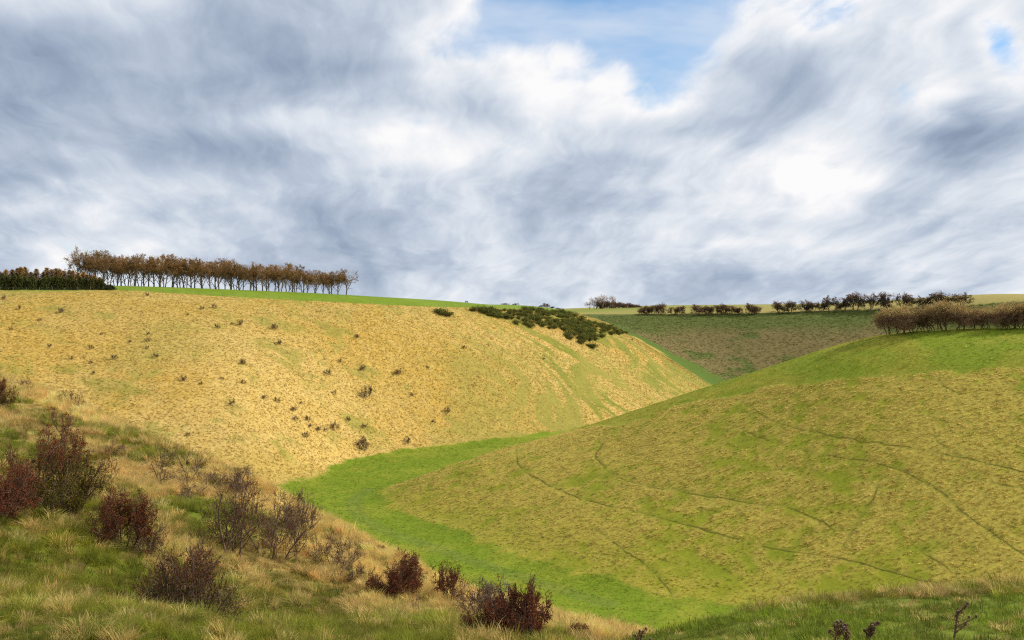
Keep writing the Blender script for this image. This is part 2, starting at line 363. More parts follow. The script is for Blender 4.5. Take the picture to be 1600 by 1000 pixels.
    g_near = np.maximum(g_near, sstep(33, 23, y + (n_mid - 0.5) * 10) * 0.9)
    brow = sstep(9.0, 3.0, line_dist(x, y, NEAR_BROW) + (n_mid - 0.5) * 8)  # straw grass along the brow, its glancing sunlit rim put into the colour
    g_near = g_near * (1 - brow * 0.9)
    S['brow'] = brow; S['g_near'] = g_near * near
    c_near = mixc((0.36, 0.25, 0.075), (0.12, 0.15, 0.012), g_near)
    col[near] = c_near[near]
    c_floor = mixc(C_LUSH, (0.22, 0.235, 0.022), sstep(0.42, 0.66, n_mid) * 0.55 + sstep(0.55, 0.7, n_sm) * 0.3)
    dt = line_dist(x, y, TRACK)
    trk = np.maximum(sstep(0.8, 0.2, np.abs(dt - 0.9)), sstep(3.5, 1.0, dt) * 0.35) * (y < 330)
    c_floor = mixc(c_floor, (0.115, 0.15, 0.03), trk * 0.6)
    c_floor = np.where((far | (y > 520))[..., None], np.array((0.075, 0.12, 0.015)), c_floor)  # gully and far floor painted darker, their shade put into the turf colour
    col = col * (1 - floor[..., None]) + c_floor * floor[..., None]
    # narrow sheep walks on the spur
    dp = np.full(x.shape, 1e9); m = spur & (y < 300)
    if m.any():
        d = np.full(int(m.sum()), 1e9); jx = x[m] + (n_sm[m] - 0.5) * 0.8; jy = y[m] + (n_mid[m] - 0.5) * 1.6
        for q in PATHS: d = np.minimum(d, line_dist(jx, jy, q))
        dp[m] = d
    walk = sstep(0.55, 0.15, dp) * (0.55 + 0.45 * sstep(0.35, 0.55, fbm(x, y, 12, 3, 131)))
    S['walk'] = walk; S['dp'] = dp
    col = mixc(col, (0.12, 0.14, 0.016), walk * 0.35)
    # small relief
    rel = (n_sm - 0.5) * np.where(near, 0.22, np.where(spur, 0.14, 0.2)) + (n_mid - 0.5) * np.where(near, 0.5, 0.45)
    rel = rel * (1 - 0.92 * np.maximum(floor, field * 1.0)) * np.where(plateau, 0.1, 1.0) * np.where(cap, 0.35, 1.0)
    rel = rel * sstep(0.0, 12.0, np.hypot(x, y))
    rel = rel - 0.07 * walk + 0.02 * sstep(0.6, 1.2, dp) * sstep(2.2, 1.2, dp)
    S['z'] = terrain_z(x, y) + rel; S['col'] = col; S['n_sm'] = n_sm; S['n_mid'] = n_mid; S['n_big'] = n_big
    return S
GRID = {}
def ground_at(x, y):                        # height of the built sheet
    xs, ys, Z = GRID['x'], GRID['y'], GRID['z']
    i = np.clip(np.searchsorted(xs, x) - 1, 0, len(xs) - 2); j = np.clip(np.searchsorted(ys, y) - 1, 0, len(ys) - 2)
    fx = (x - xs[i]) / (xs[i + 1] - xs[i]); fy = (y - ys[j]) / (ys[j + 1] - ys[j])
    return (Z[j, i] * (1 - fx) + Z[j, i + 1] * fx) * (1 - fy) + (Z[j + 1, i] * (1 - fx) + Z[j + 1, i + 1] * fx) * fy
def ground(x, y): return float(ground_at(np.array([x]), np.array([y]))[0])
# ---------------------------------------------------------------- linking helpers
COL = scene.collection
def link(o, parent=None):
    COL.objects.link(o)
    if parent is not None: o.parent = parent
    return o
def tag(o, label=None, cat=None, group=None, kind=None):
    for k, v in (('label', label), ('category', cat), ('group', group), ('kind', kind)):
        if v: o[k] = v
    return o
class MB:
    def __init__(s): s.v = []; s.q = []; s.t = []; s.qm = []; s.tm = []; s.n = 0
    def add(s, v, quads=None, tris=None, mat=0):
        v = np.asarray(v, float).reshape(-1, 3)
        if quads is not None and len(quads): q = np.asarray(quads, int) + s.n; s.q.append(q); s.qm.append(np.full(len(q), mat))
        if tris is not None and len(tris): t = np.asarray(tris, int) + s.n; s.t.append(t); s.tm.append(np.full(len(t), mat))
        s.v.append(v); s.n += len(v)
    def tube(s, pts, rad, sides=4, mat=0, cap=False):
        pts = np.asarray(pts, float); n = len(pts)
        d = np.gradient(pts, axis=0); d /= np.linalg.norm(d, axis=1)[:, None] + 1e-9
        ref = np.array([0.31, 0.87, 0.22]) if abs(d[0] @ np.array([0.31, 0.87, 0.22])) < 0.8 else np.array([1.0, 0, 0])
        a = np.cross(d, ref); a /= np.linalg.norm(a, axis=1)[:, None] + 1e-9; b = np.cross(d, a)
        th = np.arange(sides) * 2 * math.pi / sides
        ring = pts[:, None] + (a[:, None] * np.cos(th)[None, :, None] + b[:, None] * np.sin(th)[None, :, None]) * np.asarray(rad)[:, None, None]
        i = np.arange(n - 1)[:, None] * sides; k = np.arange(sides)[None]; k2 = (k + 1) % sides
        q = np.stack([i + k, i + k2, i + sides + k2, i + sides + k], -1).reshape(-1, 4)
        s.add(ring.reshape(-1, 3), quads=q, mat=mat)
    def tubes(s, polys, k, rmin, sides, mat=0):
        groups = {}
        for q in polys: groups.setdefault(len(q[0]), []).append(q)
        for n, L in groups.items():
            P = np.stack([q[0] for q in L]); r0 = np.array([q[1] for q in L]); r1 = np.array([q[2] for q in L]); N = len(L)
            rad = np.maximum((r0[:, None] + (r1 - r0)[:, None] * np.linspace(0, 1, n)[None]) * k, rmin)
            d = np.gradient(P, axis=1); d /= np.linalg.norm(d, axis=2, keepdims=True) + 1e-9
            ref = np.where(np.abs(d[:, :1] @ np.array([0.31, 0.87, 0.22]))[..., None] < 0.8, np.array([0.31, 0.87, 0.22]), np.array([1.0, 0, 0]))
            a = np.cross(d, np.broadcast_to(ref, d.shape)); a /= np.linalg.norm(a, axis=2, keepdims=True) + 1e-9; b = np.cross(d, a)
            if sides == 2:
                ring = np.stack([P - a * rad[..., None], P + a * rad[..., None]], 2); k1 = np.array([0]); k2 = np.array([1])
            else:
                th = np.arange(sides) * 2 * math.pi / sides
                ring = P[:, :, None] + (a[:, :, None] * np.cos(th)[:, None] + b[:, :, None] * np.sin(th)[:, None]) * rad[:, :, None, None]
                k1 = np.arange(sides); k2 = (k1 + 1) % sides
            base = (np.arange(N)[:, None, None] * n + np.arange(n - 1)[None, :, None]) * sides
            q = np.stack([base + k1, base + k2, base + sides + k2, base + sides + k1], -1).reshape(-1, 4)
            s.add(ring.reshape(-1, 3), quads=q, mat=mat)
    def leaves(s, c, size, rng, mat=0, aspect=0.7, flat=0.0):
        c = np.asarray(c, float).reshape(-1, 3); n = len(c)
        if n == 0: return
        u = rng.normal(size=(n, 3)); u[:, 2] *= (1 - flat); u /= np.linalg.norm(u, axis=1)[:, None]
        w = rng.normal(size=(n, 3)); w -= (w * u).sum(1)[:, None] * u; w /= np.linalg.norm(w, axis=1)[:, None]
        sz = (np.asarray(size) * np.ones(n))[:, None]
        v = np.stack([c - u * sz * 0.5, c + w * sz * 0.5 * aspect, c + u * sz * 0.5, c - w * sz * 0.5 * aspect], 1)
        s.add(v.reshape(-1, 3), quads=np.arange(4 * n).reshape(-1, 4), mat=mat)
    def mesh(s, name, mats, smooth=True):
        me = bpy.data.meshes.new(name); V = np.concatenate(s.v) if s.v else np.zeros((0, 3))
        Q = np.concatenate(s.q) if s.q else np.zeros((0, 4), int); T = np.concatenate(s.t) if s.t else np.zeros((0, 3), int)
        me.vertices.add(len(V)); me.vertices.foreach_set('co', V.ravel())
        loops = np.concatenate([Q.ravel(), T.ravel()]); me.loops.add(len(loops)); me.loops.foreach_set('vertex_index', loops.astype(np.int32))
        nq, nt = len(Q), len(T); me.polygons.add(nq + nt)
        st = np.concatenate([np.arange(nq) * 4, nq * 4 + np.arange(nt) * 3]); me.polygons.foreach_set('loop_start', st.astype(np.int32))
        mi = np.concatenate([np.concatenate(s.qm) if s.qm else np.zeros(0), np.concatenate(s.tm) if s.tm else np.zeros(0)])
        me.polygons.foreach_set('material_index', mi.astype(np.int32))
        me.polygons.foreach_set('use_smooth', np.full(nq + nt, smooth))
        for m in mats: me.materials.append(m)
        me.update(calc_edges=True); me.validate()
        return me
# ---------------------------------------------------------------- materials
def new_mat(name):
    m = bpy.data.materials.new(name); m.use_nodes = True; m.node_tree.nodes.clear(); return m, G(m.node_tree)
def finish(g, shader):
    o = g.node('ShaderNodeOutputMaterial'); g.l.new(shader, o.inputs[0])
def ground_mat():
    m, g = new_mat('turf')
    att = g.node('ShaderNodeAttribute', attribute_name='tint').outputs['Color']
    pos = g.node('ShaderNodeNewGeometry').outputs['Position']
    f = g.noise(pos, 1.6, 7, 0.68); f2 = g.noise(pos, 0.35, 5, 0.6)
    val = g.m('ADD', g.m('MULTIPLY', f, 1.1), g.m('MULTIPLY', f2, 0.5))
    val = g.m('ADD', val, 0.22)
    c = g.mix(1.0, att, g.comb(val, val, val), 'MULTIPLY')
    dry = g.smooth(g.noise(pos, 0.9, 6, 0.7), 0.56, 0.72)
    c = g.mix(g.m('MULTIPLY', dry, 0.22), c, (0.36, 0.30, 0.10))
    bs = g.node('ShaderNodeBsdfPrincipled'); g.l.new(c, bs.inputs['Base Color']); bs.inputs['Roughness'].default_value = 0.95
    bs.inputs['Specular IOR Level'].default_value = 0.1
    bp = g.node('ShaderNodeBump'); bp.inputs['Strength'].default_value = 0.75; bp.inputs['Distance'].default_value = 0.12
    g.l.new(f, bp.inputs['Height']); g.l.new(bp.outputs[0], bs.inputs['Normal'])
    finish(g, bs.outputs[0]); return m
def blade_mat():
    m, g = new_mat('grass_blade')
    tint = g.node('ShaderNodeAttribute', attribute_name='tint', attribute_type='INSTANCER').outputs['Color']
    tip = g.node('ShaderNodeAttribute', attribute_name='along').outputs['Fac']
    rnd = g.node('ShaderNodeAttribute', attribute_name='vary').outputs['Fac']
    c = g.mix(g.m('MULTIPLY', tip, 0.14), tint, (0.50, 0.40, 0.20))
    k = g.m('ADD', 0.80, g.m('MULTIPLY', rnd, 0.5))
    c = g.mix(1.0, c, g.comb(k, k, k), 'MULTIPLY')
    d = g.node('ShaderNodeBsdfDiffuse'); g.l.new(c, d.inputs[0])
    t = g.node('ShaderNodeBsdfTranslucent'); g.l.new(c, t.inputs[0])
    x = g.node('ShaderNodeMixShader'); x.inputs[0].default_value = 0.55
    g.l.new(d.outputs[0], x.inputs[1]); g.l.new(t.outputs[0], x.inputs[2]); finish(g, x.outputs[0]); return m
def leaf_mat(name, c0, c1, trans=0.35):
    m, g = new_mat(name)
    geo = g.node('ShaderNodeNewGeometry'); oi = g.node('ShaderNodeObjectInfo')
    r = g.m('FRACT', g.m('ADD', geo.outputs['Random Per Island'], g.m('MULTIPLY', oi.outputs['Random'], 0.35)))
    c = g.mix(r, c0, c1)
    hv = g.m('ADD', 0.78, g.m('MULTIPLY', oi.outputs['Random'], 0.44)); c = g.mix(1.0, c, g.comb(hv, hv, hv), 'MULTIPLY')
    d = g.node('ShaderNodeBsdfDiffuse'); g.l.new(c, d.inputs[0])
    t = g.node('ShaderNodeBsdfTranslucent'); g.l.new(c, t.inputs[0])
    x = g.node('ShaderNodeMixShader'); x.inputs[0].default_value = trans
    g.l.new(d.outputs[0], x.inputs[1]); g.l.new(t.outputs[0], x.inputs[2]); finish(g, x.outputs[0]); return m
def bark_mat(name, c0, c1, scale=9.0):
    m, g = new_mat(name)
    tc = g.node('ShaderNodeTexCoord').outputs['Object']
    f = g.noise(tc, scale, 5, 0.65); c = g.mix(g.smooth(f, 0.35, 0.65), c0, c1)
    b = g.node('ShaderNodeBsdfPrincipled'); g.l.new(c, b.inputs['Base Color']); b.inputs['Roughness'].default_value = 0.9
    bp = g.node('ShaderNodeBump'); bp.inputs['Strength'].default_value = 0.5; bp.inputs['Distance'].default_value = 0.03
    g.l.new(f, bp.inputs['Height']); g.l.new(bp.outputs[0], b.inputs['Normal']); finish(g, b.outputs[0]); return m
M_TURF = ground_mat(); M_BLADE = blade_mat()
M_BEECH_BARK = bark_mat('beech_bark', (0.10, 0.075, 0.05), (0.19, 0.15, 0.10), 2.0)
M_TWIG_BROWN = bark_mat('brown_twig', (0.11, 0.066, 0.038), (0.20, 0.13, 0.078), 6.0)
M_TWIG_DARK = bark_mat('dark_twig', (0.075, 0.043, 0.025), (0.15, 0.092, 0.055), 6.0)
M_TWIG_GREY = bark_mat('grey_twig', (0.16, 0.135, 0.11), (0.30, 0.26, 0.22), 6.0)
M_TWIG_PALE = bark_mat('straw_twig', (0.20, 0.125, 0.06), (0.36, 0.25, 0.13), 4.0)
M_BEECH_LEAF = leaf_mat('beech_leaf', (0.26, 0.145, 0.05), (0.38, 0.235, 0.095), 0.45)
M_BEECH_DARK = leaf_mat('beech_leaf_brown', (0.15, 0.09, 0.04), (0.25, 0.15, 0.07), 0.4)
M_RED_LEAF = leaf_mat('hawthorn_leaf_red', (0.15, 0.038, 0.020), (0.26, 0.085, 0.038), 0.35)
M_OLIVE_LEAF = leaf_mat('hawthorn_leaf_olive', (0.075, 0.070, 0.012), (0.18, 0.145, 0.022), 0.3)
M_BROWN_LEAF = leaf_mat('hedge_leaf_brown', (0.12, 0.072, 0.045), (0.22, 0.135, 0.08), 0.35)
M_GOLD_LEAF = leaf_mat('larch_needle_gold', (0.50, 0.32, 0.10), (0.62, 0.42, 0.17), 0.45)
M_SPRUCE = leaf_mat('spruce_needle', (0.10, 0.125, 0.038), (0.20, 0.21, 0.065), 0.35)
M_SPRUCE_BR = leaf_mat('spruce_needle_brown', (0.13, 0.105, 0.035), (0.20, 0.16, 0.055), 0.3)
M_GORSE = leaf_mat('gorse_spine', (0.085, 0.100, 0.025), (0.18, 0.18, 0.045), 0.25)
M_GORSE_YEL = leaf_mat('gorse_flower', (0.28, 0.20, 0.02), (0.36, 0.27, 0.03), 0.2)
M_POST = bark_mat('fence_wood', (0.14, 0.11, 0.08), (0.26, 0.21, 0.15), 5.0)
M_SEED = bark_mat('thistle_head', (0.09, 0.05, 0.03), (0.19, 0.115, 0.07), 40.0)
# ---------------------------------------------------------------- the ground sheet
def axis(parts, grow, end0, end1):
    v = []
    for a, b, s in parts:
        v += list(np.arange(a, b, s))
    v.append(parts[-1][1]); lo = [v[0]]; st = parts[0][2]
    while lo[-1] > end0: st *= grow; lo.append(lo[-1] - st)
    hi = [v[-1]]; st = parts[-1][2]
    while hi[-1] < end1: st *= grow; hi.append(hi[-1] + st)
    return np.array(lo[:0:-1] + v + hi[1:])
def build_ground():
    xs = axis([(-320,-210,2.2),(-210,-40,1.0),(-40,190,0.7),(190,330,1.6)], 1.16, -5000, 5000)
    ys = axis([(-10,5,1.0),(5,70,0.65),(70,110,0.9),(110,285,0.72),(285,420,1.0),(420,560,1.3),(560,760,2.2)], 1.14, -900, 7000)
    X, Y = np.meshgrid(xs, ys); S = survey(X.ravel(), Y.ravel())
    V = np.stack([X.ravel(), Y.ravel(), S['z']], 1); nx, ny = len(xs), len(ys)
    GRID.update(x=xs, y=ys, z=S['z'].reshape(ny, nx))
    i = np.arange(ny - 1)[:, None] * nx; k = np.arange(nx - 1)[None]
    Q = np.stack([i + k, i + k + 1, i + nx + k + 1, i + nx + k], -1).reshape(-1, 4)
    mb = MB(); mb.add(V, quads=Q); me = mb.mesh('ground', [M_TURF])
    a = me.color_attributes.new('tint', 'FLOAT_COLOR', 'POINT')
    a.data.foreach_set('color', np.concatenate([S['col'], np.ones((len(V), 1))], 1).astype(np.float32).ravel())
    o = link(bpy.data.objects.new('ground', me)); tag(o, 'grassy dry valley with steep chalk slopes and a flat green floor', kind='structure')
    print('ground verts', len(V))
build_ground()
# ---------------------------------------------------------------- grass: tufts of real blades, scattered
def tuft_mesh(name, seed, n, height, spread, droop, width, segs=2, hvar=0.5, rise=(62, 88)):
    rng = np.random.default_rng(seed); V = []; Q = []; T = []; AL = []; VA = []; c = 0
    for k in range(n):
        th = rng.uniform(0, 6.283); r = spread * math.sqrt(rng.uniform()); base = np.array([math.cos(th) * r, math.sin(th) * r, -0.03])
        out = np.array([math.cos(th + rng.normal() * 0.7), math.sin(th + rng.normal() * 0.7), 0]); L = height * (1 - hvar * rng.uniform())
        dr = droop * rng.uniform(0.3, 1.2); side = np.array([-out[1], out[0], 0]) * width * rng.uniform(0.6, 1.2); va = rng.uniform()
        p = base.copy(); el = math.radians(rng.uniform(*rise)); pts = [p.copy()]
        for s in range(segs + 1):
            p = p + (out * math.cos(el) + np.array([0, 0, math.sin(el)])) * L / (segs + 1); el -= dr; pts.append(p.copy())
        rows = len(pts)
        for s, q in enumerate(pts[:-1]):
            w = 1 - 0.6 * s / rows
            V += [q - side * w * 0.5, q + side * w * 0.5]; AL += [s / (rows - 1)] * 2; VA += [va] * 2
        V.append(pts[-1]); AL.append(1.0); VA.append(va)
        for s in range(rows - 2): Q.append((c + 2*s, c + 2*s + 1, c + 2*s + 3, c + 2*s + 2))
        T.append((c + 2*(rows-2), c + 2*(rows-2) + 1, c + 2*(rows-1))); c += 2 * (rows - 1) + 1
    mb = MB(); mb.add(V, quads=Q, tris=T); me = mb.mesh(name, [M_BLADE])
    for nm, d in (('along', AL), ('vary', VA)):
        a = me.attributes.new(nm, 'FLOAT', 'POINT'); a.data.foreach_set('value', np.array(d, np.float32))
    return me
def scatter(name, label, protos, P, rot, scl, var, tint):
    lib = bpy.data.collections.new(name + '_tufts')
    for i, me in enumerate(protos): lib.objects.link(bpy.data.objects.new('%s_tuft_%02d' % (name, i), me))
    me = bpy.data.meshes.new(name); me.vertices.add(len(P)); me.vertices.foreach_set('co', np.asarray(P, np.float32).ravel())
    def at(nm, ty, key, d):
        a = me.attributes.new(nm, ty, 'POINT'); a.data.foreach_set(key, d)
    at('rot', 'FLOAT_VECTOR', 'vector', np.asarray(rot, np.float32).ravel()); at('scl', 'FLOAT', 'value', np.asarray(scl, np.float32))
    at('var', 'INT', 'value', np.asarray(var, np.int32)); at('tint', 'FLOAT_COLOR', 'color', np.concatenate([tint, np.ones((len(P), 1))], 1).astype(np.float32).ravel())
    o = link(bpy.data.objects.new(name, me)); tag(o, label, 'grass', kind='stuff')
    ng = bpy.data.node_groups.new(name, 'GeometryNodeTree')
    ng.interface.new_socket('Geometry', in_out='INPUT', socket_type='NodeSocketGeometry'); ng.interface.new_socket('Geometry', in_out='OUTPUT', socket_type='NodeSocketGeometry')
    N = ng.nodes; L = ng.links; gi = N.new('NodeGroupInput'); go = N.new('NodeGroupOutput'); io = N.new('GeometryNodeInstanceOnPoints'); ci = N.new('GeometryNodeCollectionInfo')
    ci.inputs['Collection'].default_value = lib; ci.inputs['Separate Children'].default_value = True; ci.inputs['Reset Children'].default_value = True
    def na(nm, ty):
        n = N.new('GeometryNodeInputNamedAttribute'); n.data_type = ty; n.inputs['Name'].default_value = nm
        return n.outputs[0]
    L.new(gi.outputs[0], io.inputs['Points']); L.new(ci.outputs[0], io.inputs['Instance']); io.inputs['Pick Instance'].default_value = True
    L.new(na('var', 'INT'), io.inputs['Instance Index']); L.new(na('rot', 'FLOAT_VECTOR'), io.inputs['Rotation']); L.new(na('scl', 'FLOAT'), io.inputs['Scale'])
    L.new(io.outputs[0], go.inputs[0]); md = o.modifiers.new('scatter', 'NODES'); md.node_group = ng
    print(name, len(P)); return o
RNG = np.random.default_rng(7)
def sample(x0, x1, y0, y1, dens):
    n = int((x1 - x0) * (y1 - y0) * dens); return RNG.uniform(x0, x1, n), RNG.uniform(y0, y1, n)
def in_view(x, y, m=0.16):
    return (np.abs(x / np.maximum(y, 1)) < 0.5 + m) | (np.hypot(x, y) < 14)
def lean(x, y, amount):
    """rotation that lets a tuft hang down the slope a little, then a random spin"""
    e = 1.0; gx = (terrain_z(x + e, y) - terrain_z(x - e, y)) / 2; gy = (terrain_z(x, y + e) - terrain_z(x, y - e)) / 2
    n = len(x); return np.stack([gy * amount + RNG.normal(size=n) * 0.12, -gx * amount + RNG.normal(size=n) * 0.12, RNG.uniform(0, 6.283, n)], 1)
def jitter(c, amt):
    n = len(c); k = 1 + RNG.normal(size=(n, 1)) * amt; return np.clip(c * k * (1 + RNG.normal(size=(n, 3)) * amt * 0.35), 0.004, 0.8)
def near_grass():
    X = []; Y = []
    for y0, y1, d in ((7, 16, 36), (16, 30, 26), (30, 50, 14), (50, 80, 8), (80, 140, 3.6)):
        w = 0.67 * y1 + 4; a, b = sample(-w, w, y0, y1, d); k = in_view(a, b); X.append(a[k]); Y.append(b[k])
    x = np.concatenate(X); y = np.concatenate(Y); k = inside(x, y, NEAR); x, y = x[k], y[k]
    S = survey(x, y); k = S['h'] > -34; x, y = x[k], y[k]; S = {q: (v[k] if hasattr(v, 'shape') else v) for q, v in S.items()}
    g = S['g_near']; n = len(x); r = RNG.uniform(size=n); green = r < g * 0.92
    hum = fbm(x + (S['n_sm'] - 0.5), y, 1.5 , 2, 161, 0.4)                    # tussocks about a metre apart
    crown_ = sstep(0.46, 0.60, hum)
    patch = fbm(x, y, 2.2, 3, 151)
    tall = np.where(green, RNG.uniform(size=n) < 0.05 + 0.30 * crown_, RNG.uniform(size=n) < 0.12 + 0.75 * crown_)
    mound = (x > 1.5) & (y < 24)
    lip = mound & (y > 17.0) & (x > 4.0)
    tall = np.where(mound, lip & (RNG.uniform(size=n) < 0.55), tall)
    green = np.where(mound & ~lip, RNG.uniform(size=n) < 0.93, green); green = np.where(lip & tall, RNG.uniform(size=n) < 0.5, green)
    var = np.where(tall, RNG.integers(0, 4, n), RNG.integers(4, 8, n))
    straw = mixc((0.52, 0.37, 0.115), (0.68, 0.505, 0.19), RNG.uniform(size=n))
    grn = mixc((0.125, 0.165, 0.010), (0.275, 0.265, 0.028), np.clip(RNG.uniform(size=n) * 0.6 + S['n_mid'] * 0.6 - 0.1, 0, 1))
    grn = np.where((mound & ~lip)[:, None], grn * np.array([0.72, 0.95, 0.7]), grn)
    grn = grn * (0.70 + 0.45 * crown_)[:, None]; straw = straw * (0.72 + 0.34 * crown_ + 0.25 * S['brow'])[:, None]  # straw tint raised along the brow to paint the sunlit rim
    tint = jitter(np.where(green[:, None], grn, straw), 0.16)
    scl = np.where(tall, RNG.uniform(0.75, 1.35, n), RNG.uniform(0.7, 1.5, n)) * (0.85 + 0.3 * patch + 0.35 * crown_) * (1 + sstep(40, 120, y) * 0.5)
    scl = np.where(mound, scl * 0.68, scl) * (1 - 0.32 * sstep(34, 20, y))
    P = np.stack([x, y, ground_at(x, y) - 0.02], 1)
    pr = [tuft_mesh('tussock', 10 + i, 130, 0.52, 0.17, 0.42, 0.011, 3, 0.55) for i in range(4)] + [tuft_mesh('sward', 20 + i, 80, 0.24, 0.20, 0.35, 0.011, 2, 0.6) for i in range(4)]
    scatter('hillside_grass', 'tussocky green and straw grass on the near hillside', pr, P, lean(x, y, 0.55), scl, var, tint)
near_grass()
def spur_grass():
    x, y = sample(-60, 260, 95, 310, 5.2); k = in_view(x, y) & inside(x, y, SPUR); x, y = x[k], y[k]
    S = survey(x, y); n = len(x); keep = np.clip(S['tan'] * 1.15 + 0.10, 0, 1) * (1 - S['walk']) * (1 - S['floor']) * np.where(S['cap'], 0.03, 1.0)
    k = RNG.uniform(size=n) < keep; x, y = x[k], y[k]; S = {q: (v[k] if hasattr(v, 'shape') else v) for q, v in S.items()}; n = len(x)
    green = RNG.uniform(size=n) > 0.35 + 0.6 * S['tan']
    tint = mixc((0.49, 0.375, 0.095), (0.66, 0.515, 0.18), RNG.uniform(size=n))
    tint = np.where(green[:, None], mixc((0.15, 0.175, 0.015), (0.25, 0.23, 0.028), RNG.uniform(size=n)), tint); tint = jitter(tint, 0.14)
    pr = [tuft_mesh('low_tussock', 40 + i, 44, 0.42, 0.34, 0.35, 0.06, 2, 0.5, (18, 55)) for i in range(4)]
    scatter('spur_grass', 'dry straw tufts over the olive spur', pr, np.stack([x, y, ground_at(x, y) - 0.04], 1), lean(x, y, 0.7), RNG.uniform(0.35, 0.8, n), RNG.integers(0, 4, n), tint)
spur_grass()
def gold_grass():
    x, y = sample(-300, 130, 225, 570, 4.2); k = in_view(x, y) & inside(x, y, GOLD); x, y = x[k], y[k]
    S = survey(x, y); n = len(x); keep = (1 - S['floor']) * (~S['field']) * (1 - 0.88 * S['g_green'])
    k = RNG.uniform(size=n) < keep * 0.95; x, y = x[k], y[k]; S = {q: (v[k] if hasattr(v, 'shape') else v) for q, v in S.items()}; n = len(x)
    green = RNG.uniform(size=n) < 0.16 + 0.35 * S['g_green'] + 0.25 * sstep(0.5, 0.7, S['n_mid'])
    tint = mixc((0.385, 0.26, 0.06), (0.535, 0.39, 0.135), np.clip(RNG.uniform(size=n) * 0.8 + S['n_big'] * 0.3, 0, 1))
    tint = np.where(green[:, None], mixc((0.22, 0.215, 0.025), (0.34, 0.28, 0.045), RNG.uniform(size=n)), tint); tint = mixc(tint, (0.36, 0.28, 0.07), np.clip(S['dull'], 0, 0.6)); tint = jitter(tint * 1.08, 0.07)
    pr = [tuft_mesh('slope_tussock', 60 + i, 34, 0.42, 0.46, 0.3, 0.10, 2, 0.5, (12, 48)) for i in range(4)]
    scatter('golden_grass', 'long golden dead grass over the far left slope', pr, np.stack([x, y, ground_at(x, y) - 0.05], 1), lean(x, y, 0.9), RNG.uniform(0.35, 0.8, n), RNG.integers(0, 4, n), tint)
gold_grass()
def far_grass():
    x, y = sample(60, 420, 545, 720, 0.6); k = in_view(x, y); x, y = x[k], y[k]
    S = survey(x, y); n = len(x); keep = S['far'] * (1 - S['floor']) * (~S['plateau']) * 0.9
    k = RNG.uniform(size=n) < keep; x, y = x[k], y[k]; S = {q: (v[k] if hasattr(v, 'shape') else v) for q, v in S.items()}; n = len(x)
    pr = [tuft_mesh('brown_tussock', 80 + i, 24, 0.55, 0.5, 0.4, 0.12, 2, 0.5, (22, 62)) for i in range(3)]
    scatter('brown_grass', 'brown rank grass on the shaded far slope', pr, np.stack([x, y, ground_at(x, y) - 0.05], 1), lean(x, y, 0.7), RNG.uniform(0.6, 1.2, n), RNG.integers(0, 3, n), jitter(S['col'] * 1.1, 0.1))
far_grass()

def short_turf():
    X = []; Y = []
    for x0, x1, y0, y1, d in ((-80, 130, 110, 360, 2.4), (0, 200, 175, 310, 2.0)):
        a, b = sample(x0, x1, y0, y1, d); k = in_view(a, b, 0.08); X.append(a[k]); Y.append(b[k])
    x = np.concatenate(X); y = np.concatenate(Y); k = (base_height(x, y) - floor_level(x, y) < 1.6) | inside(x, y, CAP_POLY); x, y = x[k], y[k]; S = survey(x, y); n = len(x)
    k = ((S['floor'] > 0.6) & (y < 360)) | (S['cap'] & (y > 150)); x, y = x[k], y[k]; S = {q: (v[k] if hasattr(v, 'shape') else v) for q, v in S.items()}; n = len(x)
    tint = S['col'] * RNG.uniform(0.9, 1.5, n)[:, None]; pale = RNG.uniform(size=n) < 0.035
    tint = np.where(pale[:, None], np.array((0.42, 0.36, 0.14)), tint)
    pr = [tuft_mesh('short_turf', 90 + i, 30, 0.14, 0.34, 0.5, 0.05, 1, 0.6) for i in range(3)]
    scatter('valley_turf', 'short grazed turf on the valley floor and spur top', pr, np.stack([x, y, ground_at(x, y) - 0.02], 1), lean(x, y, 0.5), RNG.uniform(0.6, 1.4, n), RNG.integers(0, 3, n), jitter(tint, 0.12))
short_turf()
